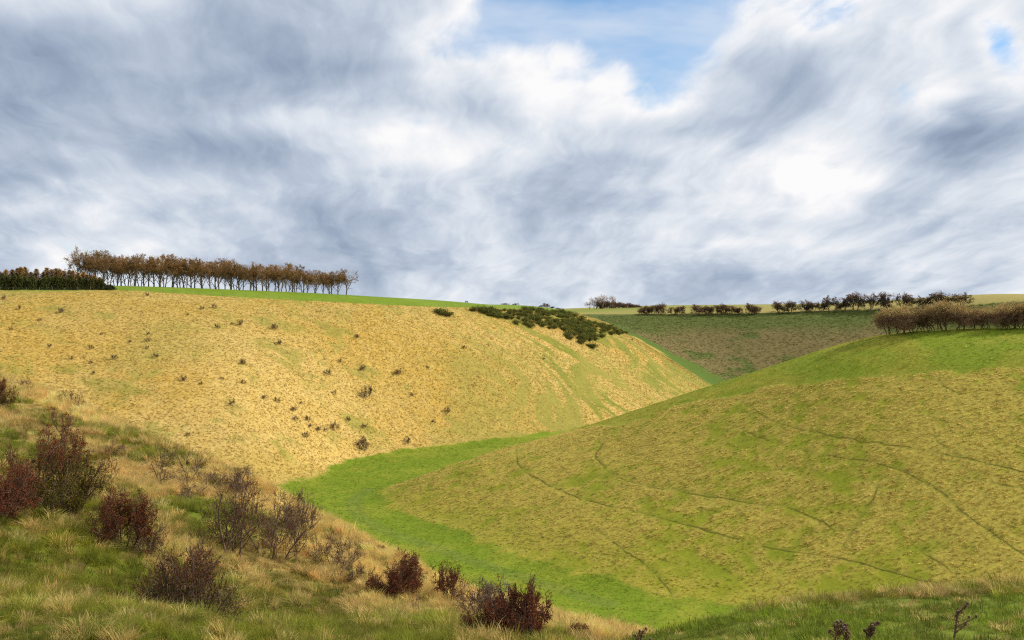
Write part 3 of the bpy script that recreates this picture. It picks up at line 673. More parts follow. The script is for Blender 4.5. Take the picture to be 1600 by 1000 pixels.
def sheep_paths():
    m, g = new_mat('trodden_turf'); pos = g.node('ShaderNodeNewGeometry').outputs['Position']; f = g.noise(pos, 2.5, 5, 0.6)
    c = g.mix(f, (0.10, 0.105, 0.016), (0.22, 0.185, 0.04)); b = g.node('ShaderNodeBsdfDiffuse'); g.l.new(c, b.inputs[0]); finish(g, b.outputs[0])
    rng = np.random.default_rng(3)
    for k, q in enumerate(PATHS):
        q = np.array(q); s = np.concatenate([[0], np.cumsum(np.hypot(*np.diff(q, axis=0).T))]); t = np.arange(0, s[-1], 0.4)
        # a smooth line through the surveyed points, wandering a little
        w = np.exp(-((t[:, None] - s[None]) / 5.0) ** 2) + 1e-6; x = np.interp(t, s, q[:, 0]); y = np.interp(t, s, q[:, 1])
        ker = np.hanning(19); ker /= ker.sum()
        if len(t) > 40: x = np.convolve(np.pad(x, 9, 'edge'), ker, 'valid'); y = np.convolve(np.pad(y, 9, 'edge'), ker, 'valid')
        x = x + (fbm(t, t * 0 + k, 3.0, 3, 7) - 0.5) * 1.0; y = y + (fbm(t, t * 0 + k, 3.0, 3, 8) - 0.5) * 1.0
        wd = np.clip((fbm(t, t * 0 + 3 * k, 5.0, 3, 9) - 0.30) * 0.36, 0.02, 0.10) * np.minimum(1, np.minimum(t, s[-1] - t) / 4 + 0.1)
        d = np.stack([np.gradient(x), np.gradient(y)], 1); d /= np.linalg.norm(d, axis=1)[:, None] + 1e-9
        l = np.stack([x - d[:, 1] * wd, y + d[:, 0] * wd], 1); r = np.stack([x + d[:, 1] * wd, y - d[:, 0] * wd], 1)
        V = np.stack([np.c_[l, ground_at(l[:, 0], l[:, 1]) + 0.07], np.c_[r, ground_at(r[:, 0], r[:, 1]) + 0.07]], 1).reshape(-1, 3)
        n = len(t); i = np.arange(n - 1) * 2; keep = fbm(t, t * 0 + 5 * k, 6.0, 3, 19)[:-1] > 0.40; mb = MB(); mb.add(V, quads=np.stack([i, i + 1, i + 3, i + 2], 1)[keep])
        o = link(bpy.data.objects.new('sheep_path', mb.mesh('sheep_path', [m]))); tag(o, 'narrow trodden sheep path across the spur', kind='structure')
sheep_paths()
# ---------------------------------------------------------------- woody plants
UP = np.array([0, 0, 1.0])
def perp(rng, d):
    a = rng.normal(size=3); a -= (a @ d) * d; return a / (np.linalg.norm(a) + 1e-9)
def limb(rng, p, d, L, n, wig, up, bias=None):
    pts = [p]; d = d / np.linalg.norm(d); s = L / n
    for k in range(n):
        d = d + rng.normal(size=3) * wig + UP * up
        if bias is not None: d = d + bias
        d = d / np.linalg.norm(d); pts.append(pts[-1] + d * s)
    return np.array(pts)
def grow(rng, levels, bias=None):
    """levels: dicts n, len, ang, start, wig, up, seg; returns a list of (polyline, r0, r1) for each level"""
    out = []; parents = None
    for li, c in enumerate(levels):
        cur = []
        if li == 0:
            for k in range(c['n']):
                az = rng.uniform(0, 6.283) if c['n'] > 1 else 0; an = R(rng.uniform(*c['ang']))
                az = (k + rng.uniform(-0.3, 0.3)) / c['n'] * 6.283
                d = np.array([math.cos(az) * math.sin(an), math.sin(az) * math.sin(an), math.cos(an)])
                p = np.array([math.cos(az), math.sin(az), 0]) * c.get('foot', 0.0); p[2] = -0.15
                L = c['len'] * rng.uniform(0.75, 1.15) if c['n'] > 1 else c['len']
                cur.append((limb(rng, p, d, L, c['seg'], c['wig'], c['up'], bias), c['r'] * (rng.uniform(0.6, 1.1) if c['n'] > 1 else 1.0), c['r'] * c.get('tip', 0.6)))
        else:
            for pl, r0, r1 in parents:
                n = len(pl) - 1; PL = np.linalg.norm(np.diff(pl, axis=0), axis=1).sum()
                cnt = max(1, int(round(c['n'] * rng.uniform(0.75, 1.25))))
                for k in range(cnt):
                    t = c['start'] + (1 - c['start']) * (k + rng.uniform(0.1, 0.9)) / cnt; t = min(t, 0.999)
                    i = int(t * n); f = t * n - i; p = pl[i] * (1 - f) + pl[i + 1] * f
                    d0 = pl[i + 1] - pl[i]; d0 = d0 / np.linalg.norm(d0); an = R(rng.uniform(*c['ang']))
                    d = d0 * math.cos(an) + perp(rng, d0) * math.sin(an); d = d + UP * c.get('lift', 0.0)
                    if p[2] < 0.15 and d[2] < 0: d[2] = -d[2]
                    L = c['len'] * rng.uniform(0.6, 1.2) * (1.1 - 0.45 * t)
                    r = (r0 + (r1 - r0) * t) * c.get('rr', 0.6)
                    cur.append((limb(rng, p, d, L, c['seg'], c['wig'], c['up'], bias), r, r * c.get('tip', 0.45)))
        out.append(cur); parents = cur
    return out
def fit(lv, H, W):
    """scale the grown skeleton to the height and width wanted"""
    A = np.concatenate([p for l in lv for p, _, _ in l]); h = np.percentile(A[:, 2], 99.5)
    mid = (np.percentile(A[:, 0], 1) + np.percentile(A[:, 0], 99)) / 2 * 0.0
    w = max(np.percentile(A[:, 0], 99.3) - np.percentile(A[:, 0], 0.7), np.percentile(A[:, 1], 99.3) - np.percentile(A[:, 1], 0.7))
    s = np.array([W / w, W / w, H / h])
    return [[(p * s, a, b) for p, a, b in l] for l in lv]
def strip(mb, polys, sides, mat, k=1.0, rmin=0.0):
    mb.tubes(polys, k, rmin, sides, mat)
def along(rng, polys, per, spread, start=0.2):
    if per < 1 or not polys: return np.zeros((0, 3))
    C = []
    for m in sorted(set(len(q[0]) for q in polys)):
        P = np.stack([q[0] for q in polys if len(q[0]) == m]); n = m - 1
        t = (start + (1 - start) * rng.uniform(size=(len(P), per))) * n; i = np.minimum(t.astype(int), n - 1); f = (t - i)[..., None]; r = np.arange(len(P))[:, None]
        C.append((P[r, i] * (1 - f) + P[r, i + 1] * f).reshape(-1, 3))
    C = np.concatenate(C); return C + rng.normal(size=C.shape) * spread
def parts(*pairs):                      # [(part name, mesh)]
    return list(pairs)
ORD = ('first second third fourth fifth sixth seventh eighth ninth tenth eleventh twelfth thirteenth fourteenth fifteenth sixteenth seventeenth eighteenth nineteenth twentieth').split()
TENS = {2: 'twenty', 3: 'thirty', 4: 'forty', 5: 'fifty', 6: 'sixty', 7: 'seventy', 8: 'eighty', 9: 'ninety', 10: 'hundred', 11: 'hundred and ten', 12: 'hundred and twenty', 13: 'hundred and thirty', 14: 'hundred and forty'}
TENTH = {2: 'twentieth', 3: 'thirtieth', 4: 'fortieth', 5: 'fiftieth', 6: 'sixtieth', 7: 'seventieth', 8: 'eightieth', 9: 'ninetieth', 10: 'hundredth', 11: 'hundred and tenth', 12: 'hundred and twentieth', 13: 'hundred and thirtieth', 14: 'hundred and fortieth'}
def nth(i):
    if i < 20: return ORD[i]
    k = i + 1; return TENTH[k // 10] if k % 10 == 0 else TENS[k // 10] + '-' + ORD[k % 10 - 1]
def plant(name, pr, loc, rz, scale, label, cat, group=None):
    e = bpy.data.objects.new(name, None); link(e); e.empty_display_size = 0.3
    e.location = loc; e.rotation_euler = (0, 0, rz); e.scale = scale if isinstance(scale, tuple) else (scale,) * 3
    tag(e, label, cat, group)
    for nm, me in pr: link(bpy.data.objects.new(nm, me), e)
    return e
def dome(rng, n, H, W, base=0.34):
    """points through a rounded crown, denser towards its skin"""
    u = rng.normal(size=(n, 3)); u /= np.linalg.norm(u, axis=1)[:, None]; r = rng.uniform(0.25, 1.0, n) ** 0.45
    lump = 1 + 0.22 * np.sin(u[:, 0] * 5 + rng.uniform(0, 6)) * np.sin(u[:, 1] * 5 + rng.uniform(0, 6)) + 0.12 * np.sin(u[:, 2] * 7 + u[:, 0] * 6)
    c = u * (r * lump)[:, None] * np.array([W / 2, W / 2, H * (1 - base) / 2]); c[:, 2] += H * (base + (1 - base) / 2); return c
# ---- beeches
def beech(seed, H, W, leaf=9, forks=1, mats=None):
    rng = np.random.default_rng(seed)
    lv = grow(rng, [dict(n=forks, len=0.52, ang=(2, 7) if forks == 1 else (6, 16), seg=6, wig=0.05, up=0.05, r=0.028 if forks == 1 else 0.02, tip=0.5, foot=0.0 if forks == 1 else 0.02),
                    dict(n=8 if forks == 1 else 5, len=0.50, ang=(24, 58), start=0.40, seg=5, wig=0.10, up=0.04, rr=0.55, tip=0.4),
                    dict(n=5, len=0.24, ang=(28, 62), start=0.30, seg=4, wig=0.14, up=0.02, rr=0.55, tip=0.4),
                    dict(n=5, len=0.11, ang=(25, 65), start=0.25, seg=2, wig=0.15, up=0.0, rr=0.5, tip=0.4)], bias=np.array([-0.008, 0, 0]))
    lv = fit(lv, H, W); k = H
    tr = MB(); strip(tr, lv[0], 8, 0, k); strip(tr, lv[1], 5, 0, k)
    cr = MB(); strip(cr, lv[2], 4, 0, k, 0.02); strip(cr, lv[3], 2, 0, k, 0.016)
    c = along(rng, lv[3], leaf, 0.22); top = c[:, 2] > H * 0.48 + rng.normal(size=len(c)) * H * 0.05; c = c[top]
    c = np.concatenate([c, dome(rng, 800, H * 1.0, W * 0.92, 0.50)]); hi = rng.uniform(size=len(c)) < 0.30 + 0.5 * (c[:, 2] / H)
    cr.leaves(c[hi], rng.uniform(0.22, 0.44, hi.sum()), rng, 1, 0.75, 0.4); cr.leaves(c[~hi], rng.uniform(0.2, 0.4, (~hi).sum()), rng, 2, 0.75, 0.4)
    return parts(('trunk', tr.mesh('beech_trunk', [M_BEECH_BARK])), ('crown', cr.mesh('beech_crown', [M_TWIG_BROWN, M_BEECH_LEAF, M_BEECH_DARK], False)))
def plant_beeches():
    V = [beech(200 + i, 15, w * 1.4, n, f) for i, (w, f, n) in enumerate([(9, 1, 26), (8, 1, 26), (10, 2, 24), (8.5, 1, 26), (9, 2, 24), (7.5, 1, 26), (11, 1, 26)])]
    rng = random.Random(5)
    top = lambda px: np.interp(px, [125, 150, 200, 300, 400, 455, 480, 510, 545], [393, 390, 396, 401, 409, 409, 420, 420, 423])
    px = 122.0; i = 0; L = []
    while px < 545:
        L.append((px, rng.uniform(2, 16))); px += rng.uniform(7.5, 13.5)
    for i, (px, back) in enumerate(L):
        Y = crest(px, 345, 480) + back - 4; X = (px - 800) / FPX * Y; z = ground(X, Y)
        H = (HZN - top(px)) / FPX * Y - z + rng.uniform(-2.4, 0.5); s = H / 15.0
        w = s * rng.uniform(0.85, 1.1); v = V[rng.randrange(6)]
        if i == len(L) - 1: v = V[6]; w = s * 1.05
        w *= rng.uniform(0.95, 1.1)
        plant('beech_tree', v, (X, Y, z - 0.1), rng.uniform(0, 6.28), (w, w, s),
              'bronze-leaved beech on the ridge, %s along the row from the conifers' % nth(i) if 0 < i < len(L) - 1 else
              ('broad bronze beech standing above the end of the conifer plantation' if i == 0 else 'last beech of the ridge row, at its open end, with spreading crown'),
              'tree', 'beech row on the ridge')
    px = 150.0; i = 0
    while px < 530:
        Y = crest(px, 345, 480) + rng.uniform(14, 24); X = (px - 800) / FPX * Y; z = ground(X, Y)
        H = (HZN - top(px)) / FPX * Y - z + rng.uniform(-2.6, -0.4); s = H / 15.0
        plant('beech_tree', V[rng.randrange(6)], (X, Y, z - 0.1), rng.uniform(0, 6.28), (s * 1.05, s * 1.05, s),
              'beech standing behind the front row on the ridge, %s from the conifers' % nth(i), 'tree', 'beeches behind the ridge row')
        px += rng.uniform(15, 24); i += 1
plant_beeches()
# ---- conifer plantation
def conifer(seed, H, W, mats, gaps=0.0, prof=0.7):
    rng = np.random.default_rng(seed); tr = MB(); cr = MB()
    tr.tube([(0, 0, -0.2), (0.02, 0, H * 0.5), (0, 0.02, H)], [0.11, 0.07, 0.012], 6)
    z = 0.25
    while z < H - 0.15:
        f = 1 - z / H; r = W * 0.5 * (f ** prof) * rng.uniform(0.75, 1.15) + 0.06
        nb = 7
        for k in range(nb):
            if rng.uniform() < gaps: continue
            az = (k + rng.uniform(-0.4, 0.4)) / nb * 6.283 + z * 3; d = np.array([math.cos(az), math.sin(az), 0]); s = np.array([-d[1], d[0], 0])
            n = max(2, int(r / 0.28)); L = r * rng.uniform(0.8, 1.1)
            t = (np.arange(n) + 0.6) / n; c = d[None] * (t * L)[:, None] + UP[None] * (z + 0.12 * L - 0.35 * t * t * L)[:, None]
            tr.tube([(0, 0, z), tuple(d * L * 0.5 + UP * (z + 0.02)), tuple(d * L + UP * (z - 0.2 * L))], [0.02, 0.014, 0.006], 3)
            w = (0.46 * (1 - 0.5 * t) * min(1.0, r + 0.3))[:, None]
            v = np.stack([c - d * 0.26, c + s * w - UP * 0.06 - d * 0.05, c + d * 0.30 - UP * 0.04, c - s * w - UP * 0.06 - d * 0.05], 1)
            v = v + rng.normal(size=v.shape) * 0.03
            cr.leaves(np.repeat(c, 2, 0) + rng.normal(size=(2 * n, 3)) * 0.13, rng.uniform(0.28, 0.5, 2 * n), rng, 0 if rng.uniform() < 0.75 else 1, 0.6)
            cr.add(v.reshape(-1, 3), quads=np.arange(4 * n).reshape(-1, 4), mat=0 if rng.uniform() < 0.8 else 1)
        z += rng.uniform(0.20, 0.34)
    cr.leaves(rng.normal(size=(14, 3)) * np.array([0.06, 0.06, 0.25]) + UP * (H - 0.35), 0.22, rng, 0)
    return parts(('trunk', tr.mesh('conifer_trunk', [M_TWIG_BROWN])), ('crown', cr.mesh('conifer_crown', mats, False)))
def plant_conifers():
    A = [conifer(300 + i, 8.0, w, [M_SPRUCE, M_SPRUCE_BR]) for i, w in enumerate((7.4, 6.4, 8.0))]
    B = [conifer(320 + i, 9.0, w, [M_GOLD_LEAF, M_BROWN_LEAF], 0.05, 0.36) for i, w in enumerate((6.4, 5.4))]
    rng = random.Random(11); px = 176.0; i = 0
    while px > -60:
        Y = drop(px, 454.0, 330, 420)[1] + 3.0 + rng.uniform(-0.6, 1.2); X = (px - 800) / FPX * Y; z = ground(X, Y)
        top = np.interp(px, [0, 120, 150, 165, 178], [431, 433, 436, 440, 446]) + rng.uniform(-5, 5)
        H = max(1.5, (HZN - top) / FPX * Y - z); s = H / 8.0
        plant('spruce_tree', A[rng.randrange(3)], (X, Y, z - 0.1), rng.uniform(0, 6.28), (max(0.55, s) * rng.uniform(0.9, 1.1),) * 2 + (s,),
              'dark green spruce at the front of the plantation, %s from the beeches' % nth(i), 'conifer', 'front row of the conifer plantation')
        px -= rng.uniform(2.8, 6.4); i += 1
    for row, (name, vs, lo) in enumerate((('spruce_tree', A, 429), ('larch_tree', B, 419))):
        px = 160.0 - row * 4; i = 0
        while px > -60:
            Y = drop(px, 454.0, 330, 420)[1] + 7.5 + row * 5 + rng.uniform(-1, 1.5); X = (px - 800) / FPX * Y; z = ground(X, Y)
            top = lo + np.interp(px, [0, 100, 140, 162], [0, 2, 6, 14]) + rng.uniform(-4, 4); H = max(2.0, (HZN - top) / FPX * Y - z); s = H / (8.0 if row == 0 else 9.0)
            plant(name, vs[rng.randrange(len(vs))], (X, Y, z - 0.1), rng.uniform(0, 6.28), (max(0.7, s),) * 2 + (s,),
                  ('dark spruce in the second row of the plantation, %s from the beeches' if row == 0 else 'golden larch tip showing over the spruces, %s from the beeches') % nth(i),
                  'conifer', ('second row of the conifer plantation', 'larches behind the spruces')[row])
            px -= rng.uniform(5, 11); i += 1
plant_conifers()
# ---- hedgerow hawthorns
def hedge_bush(seed, H, W, mats, stems=4, leaf=5, lsize=0.2, bias=(-0.02, 0, 0), fill=600, dens=1.0, split=(0.62, 0.8), low=0.34):
    rng = np.random.default_rng(seed)
    lv = grow(rng, [dict(n=stems, len=0.55, ang=(8, 32), seg=5, wig=0.14, up=0.04, r=0.022, tip=0.55, foot=0.06),
                    dict(n=5, len=0.42, ang=(22, 60), start=0.42, seg=4, wig=0.18, up=0.04, rr=0.6, tip=0.4),
                    dict(n=int(6 * dens), len=0.22, ang=(25, 65), start=0.2, seg=3, wig=0.2, up=0.03, rr=0.5, tip=0.4),
                    dict(n=int(6 * dens), len=0.10, ang=(20, 65), start=0.15, seg=2, wig=0.2, up=0.03, rr=0.5, tip=0.5)], bias=np.array(bias))
    lv = fit(lv, H, W); tr = MB(); strip(tr, lv[0], 6, 0, H); strip(tr, lv[1], 4, 0, H, 0.02)
    cr = MB(); strip(cr, lv[2], 3, 0, H, 0.016); strip(cr, lv[3], 2, 1, H, 0.014)
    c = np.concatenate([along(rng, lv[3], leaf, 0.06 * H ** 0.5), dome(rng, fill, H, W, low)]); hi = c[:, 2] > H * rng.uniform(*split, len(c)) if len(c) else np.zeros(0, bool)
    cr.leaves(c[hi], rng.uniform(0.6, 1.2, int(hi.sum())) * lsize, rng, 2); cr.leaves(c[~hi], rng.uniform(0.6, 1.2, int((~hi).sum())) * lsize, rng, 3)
    return parts(('trunk', tr.mesh('hedge_stems', [mats[0]])), ('crown', cr.mesh('hedge_crown', mats, False)))
M_SUNLIT_LEAF = leaf_mat('hedge_leaf_sunlit', (0.40, 0.28, 0.105), (0.56, 0.41, 0.18), 0.3)  # sunlit top of the spur hedge, put into its upper leaf colour
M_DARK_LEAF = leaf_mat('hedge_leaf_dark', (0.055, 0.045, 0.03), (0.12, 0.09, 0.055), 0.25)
def plant_hedges():
    rng = random.Random(21)
    near = [hedge_bush(400 + i, 5.5, w, [M_TWIG_DARK, M_TWIG_PALE, M_SUNLIT_LEAF, M_BROWN_LEAF], 4, 5, 0.17, (-0.06, -0.01, 0), fill=1700, dens=1.2, split=(0.55, 0.80), low=0.16) for i, w in enumerate((7.0, 6.2, 7.6, 6.6))]
    px = 1392.0; i = 0; Lr = []
    while px < 1720: Lr.append(px); px += rng.uniform(13, 24)
    topf = lambda q: np.interp(q, [1375, 1392, 1420, 1465, 1490, 1520, 1545, 1575, 1600, 1700], [490, 482, 477, 470, 473, 481, 474, 471, 466, 462])
    for i, px in enumerate(Lr):
        Y = crest(px, 225, 275) + rng.uniform(-5.0, -2.0); X = (px - 800) / FPX * Y; z = ground(X, Y)
        H = (HZN - topf(px)) / FPX * Y - z + rng.uniform(-1.1, 0.5); s = H / 5.5
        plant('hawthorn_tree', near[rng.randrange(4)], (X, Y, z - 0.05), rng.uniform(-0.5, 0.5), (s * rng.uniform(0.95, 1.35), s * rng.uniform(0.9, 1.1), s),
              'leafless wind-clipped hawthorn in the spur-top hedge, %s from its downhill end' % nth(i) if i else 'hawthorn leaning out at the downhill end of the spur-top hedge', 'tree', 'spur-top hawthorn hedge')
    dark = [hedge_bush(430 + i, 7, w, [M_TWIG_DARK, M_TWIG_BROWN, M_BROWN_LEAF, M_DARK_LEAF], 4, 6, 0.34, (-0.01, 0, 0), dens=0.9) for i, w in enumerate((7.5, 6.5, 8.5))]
    spec = [(1219,471,26),(1234,470,20),(1258,469,18),(1270,472,22),(1284,473,16),(1298,463,22),(1318,464,22),(1337,457,28),(1358,459,24),(1385,457,30),(1412,458,24),(1432,463,22),(1447,464,22),(1468,456,32),(1497,458,30)]
    for i, (px, ty, w) in enumerate(spec):
        X, Y = drop(px, np.interp(px, [1210, 1500], [488.5, 479.5]), 600, 800); z = ground(X, Y); H = (HZN - ty) / FPX * Y - z; W = w * 1.25 / FPX * Y
        k = W / 7.5; plant('hawthorn_tree', dark[i % 3], (X, Y, z - 0.1), rng.uniform(0, 6.28), (k, k, H / 7),
              'dark bare thorn tree in the skyline hedge beyond the spur, %s from its lower end' % nth(i), 'tree', 'skyline hedge beyond the spur')
    red = [hedge_bush(450 + i, 6, w, [M_TWIG_DARK, M_TWIG_BROWN, M_BROWN_LEAF, M_BROWN_LEAF], 4, 6, 0.32, (-0.01, 0, 0), dens=0.9) for i, w in enumerate((7.0, 6.2))]
    spec = [(1005,479,16),(1013,478,16),(1022,477,15),(1031,474,16),(1052,480,15),(1063,478,15),(1089,476,22),(1104,478,16),(1116,477,18),(1130,475,20),(1144,478,18),(1154,480,14),(1172,474,18),(1183,478,14)]
    nm = {0: 'cluster', 4: 'pair', 6: 'thicket', 12: 'knot'}
    for i, (px, ty, w) in enumerate(spec):
        X, Y = drop(px, 491.0, 600, 800); z = ground(X, Y); H = (HZN - ty) / FPX * Y - z; W = w * 1.25 / FPX * Y; k = W / 7.0
        plant('hawthorn_tree', red[i % 2], (X, Y, z - 0.1), rng.uniform(0, 6.28), (k, k, H / 6),
              'russet thorn bush on the rim of the far slope, %s along from the copse' % nth(i), 'bush', 'thorn bushes along the far rim')
    # copse and trees on the far skyline
    big = [beech(480, 15, 13, 9, 1), beech(481, 15, 11, 6, 2)]
    for i, (px, ty, w, lab) in enumerate([(921,471,16,'low spreading tree at the near edge of the far copse'),(930,464,22,'tall domed tree on the near side of the far copse'),(941,460,22,'tallest rounded tree of the far copse'),(957,462,16,'open-crowned bare tree rising from the far copse')]):
        Y = crest(px, 700, 1150); Y = min(Y, 900) if i < 9 else Y; X = (px - 800) / FPX * Y; z = ground(X, Y); H = (HZN - ty) / FPX * Y - z; W = w / FPX * Y; k = W / 12
        plant('copse_tree', big[i % 2], (X, Y, z - 0.2), rng.uniform(0, 6.28), (k, k, H / 15), lab, 'tree', 'far copse')
    for i, px in enumerate(range(934, 1002, 4)):
        Y = 905 + i * 4; X = (px - 800) / FPX * Y; z = ground(X, Y); ty = np.interp(px, [930, 950, 970, 1000], [470, 470, 472, 477]) + rng.uniform(-1, 1)
        H = max(2.0, (HZN - ty) / FPX * Y - z); k = 7.5 / 7.0
        plant('copse_tree', red[i % 2] if i % 3 else dark[i % 3], (X, Y, z - 0.2), rng.uniform(0, 6.28), (k, k, H / 6.5),
              'russet undergrown tree in the far copse, %s from its tall end' % nth(i), 'tree', 'far copse')
    for px, ty, w, lab in [(789,473.5,12,'small round bush on the skyline above the gorse'),(806,476,10,'low dark bush on the skyline beside the small round one'),(853,473,12,'thin bare little tree on the skyline above the gorse'),
                           (846,480,8,'low bush at the foot of the thin skyline tree, towards the beeches'),(862,480,11,'low bush at the foot of the thin skyline tree, towards the copse'),(871,482,9,'small bush near the end of the skyline above the gorse'),(729,475,5,'tiny bush on the green field edge above the gorse')]:
        Y = crest(px, 420, 620) + 1; X = (px - 800) / FPX * Y; z = ground(X, Y); H = max(1.0, (HZN - ty) / FPX * Y - z); k = w / FPX * Y / 6.5
        plant('skyline_bush', dark[0] if 'dark' in lab or 'low' in lab else red[0], (X, Y, z - 0.1), rng.uniform(0, 6.28), (k, k, H / 6.5), lab, 'bush', 'bushes on the skyline')
plant_hedges()
# ---- gorse
def gorse(seed, W, H, yel):
    rng = np.random.default_rng(seed); cr = MB(); tr = MB()
    n = 26; c = rng.normal(size=(n, 3)) * np.array([W * 0.22, W * 0.22, H * 0.18]); c[:, 2] = np.abs(c[:, 2]) + H * 0.30
    for k in range(9): tr.tube([(0, 0, -0.1), tuple(c[k] * 0.5), tuple(c[k])], [0.05, 0.035, 0.015], 4)
    P = c[rng.integers(0, n, 950)] + rng.normal(size=(950, 3)) * np.array([0.30, 0.30, 0.26]) * (W / 3); P[:, 2] = np.clip(P[:, 2], 0.02, None)
    y = (rng.uniform(size=950) < yel) & (P[:, 2] > H * 0.45)
    cr.leaves(P[~y], rng.uniform(0.16, 0.34, (~y).sum()), rng, 0, 0.6); cr.leaves(P[y], 0.16, rng, 1, 0.9)
    return parts(('stem', tr.mesh('gorse_stems', [M_TWIG_DARK])), ('crown', cr.mesh('gorse_crown', [M_GORSE, M_GORSE_YEL], False)))
def plant_gorse():
    rng = random.Random(31); V = [gorse(500 + i, 3.0, 1.7, y) for i, y in enumerate((0.02, 0.06, 0.0, 0.14))]
    poly = [(735,484),(770,485),(820,485.5),(860,487),(895,491),(935,506),(975,519),(984,526),(958,524),(938,521),(932,532),(908,534),(888,527),(872,517),(845,511),(820,503),(775,496),(742,489)]
    pts = [(684,489),(692,492),(701,494),(807,506),(822,508),(829,512),(908,537),(919,541),(926,544),(890,530),(940,527)]
    tries = 0
    while len(pts) < 145 and tries < 20000:
        tries += 1; p = (rng.uniform(730, 990), rng.uniform(482, 545))
        if inside(np.array([p[0]]), np.array([p[1]]), poly)[0] and all((p[0]-q[0])**2 + ((p[1]-q[1])*1.7)**2 > 26 for q in pts): pts.append(p)
    pts.sort(key=lambda q: q[0])
    for i, (px, py) in enumerate(pts):
        X, Y = drop(px, py, 370, 620); z = ground(X, Y); s = rng.uniform(0.8, 1.65)
        plant('gorse_bush', V[rng.choice((0, 0, 1, 1, 2, 2, 2, 3))], (X, Y, z - 0.1), rng.uniform(0, 6.28), (s, s, s * rng.uniform(0.85, 1.2)),
              'dark green gorse bush in the thicket below the ridge, %s from the beeches' % nth(i), 'bush', 'gorse thicket below the ridge')
plant_gorse()
# ---- scrub dotted over the golden slope: px, py of the foot, width in px
SCRUB = [(339,513,9),(375,508,12),(428,515,13),(436,539,12),(231,534,10),(231,523,7),(178,562,12),(243,559,12),(287,595,12),(379,570,10),(347,593,7),(380,600,9),(314,601,7),(512,587,14),(567,579,14),(621,586,14),
 (573,621,24),(522,616,9),(412,623,10),(433,628,11),(362,634,13),(458,643,11),(461,657,11),(480,658,11),(484,668,8),(497,673,9),(509,675,8),(522,672,16),(544,659,10),(569,671,11),(478,685,12),(566,698,24),(569,706,18),(637,693,14),
 (293,681,10),(531,566,8),(558,528,9),(470,632,7),(230,545,7),(203,535,7),(6,468,10),(96,489,13),(30,484,8),(62,502,8),(17,516,8),(77,543,9),(142,545,9),(159,523,6),(111,563,9),(142,568,7),(146,584,7),(316,484,8),(334,482,10),(294,493,6),(362,507,7),
 (286,595,6),(379,567,8),(230,463,8),(725,545,8),(699,646,12),(668,575,7),(677,661,8),(643,620,8),(988,532,5),(1050,560,4),(850,562,5)]
def scrub(seed, mats, H=1.6, W=2.2, leaf=3):
    rng = np.random.default_rng(seed)
    lv = grow(rng, [dict(n=5, len=0.6, ang=(10, 50), seg=4, wig=0.16, up=0.05, r=0.020, tip=0.5, foot=0.05),
                    dict(n=6, len=0.34, ang=(22, 60), start=0.3, seg=3, wig=0.2, up=0.05, rr=0.6, tip=0.4),
                    dict(n=6, len=0.16, ang=(25, 65), start=0.2, seg=2, wig=0.2, up=0.03, rr=0.6, tip=0.4)])
    lv = fit(lv, H, W); tr = MB(); strip(tr, lv[0], 5, 0, H, 0.02)
    cr = MB(); strip(cr, lv[1], 3, 0, H, 0.014); strip(cr, lv[2], 3, 0, H, 0.010)
    cr.leaves(along(rng, lv[2], leaf, 0.05), 0.12, rng, 1)
    return parts(('stem', tr.mesh('scrub_stems', [mats[0]])), ('crown', cr.mesh('scrub_crown', mats, False)))
def plant_scrub():
    rng = random.Random(41); V = [scrub(520 + i, [M_TWIG_BROWN, M_BROWN_LEAF if i % 2 else M_DARK_LEAF]) for i in range(5)]
    order = sorted(range(len(SCRUB)), key=lambda k: SCRUB[k][0])
    for r, k in enumerate(order):
        px, py, w = SCRUB[k]; X, Y = drop(px, py, 225, 560); z = ground(X, Y); W = w * 0.95 / FPX * Y; s = W / 2.2
        plant('scrub_bush', V[rng.randrange(5)], (X, Y, z - 0.05), rng.uniform(0, 6.28), (s, s, s * rng.uniform(0.9, 1.3)),
              {31: 'largest thorn bush low on the golden slope, above the bend of the valley floor', 32: 'dark thorn bush just below the largest one on the golden slope', 16: 'wide low thorn bush midway down the golden slope'}.get(k,
              '%s brown thorn bush on the golden slope, %s from the left frame edge' % ('tiny' if w < 9 else 'small', nth(r))), 'bush', 'thorn scrub on the golden slope')
plant_scrub()
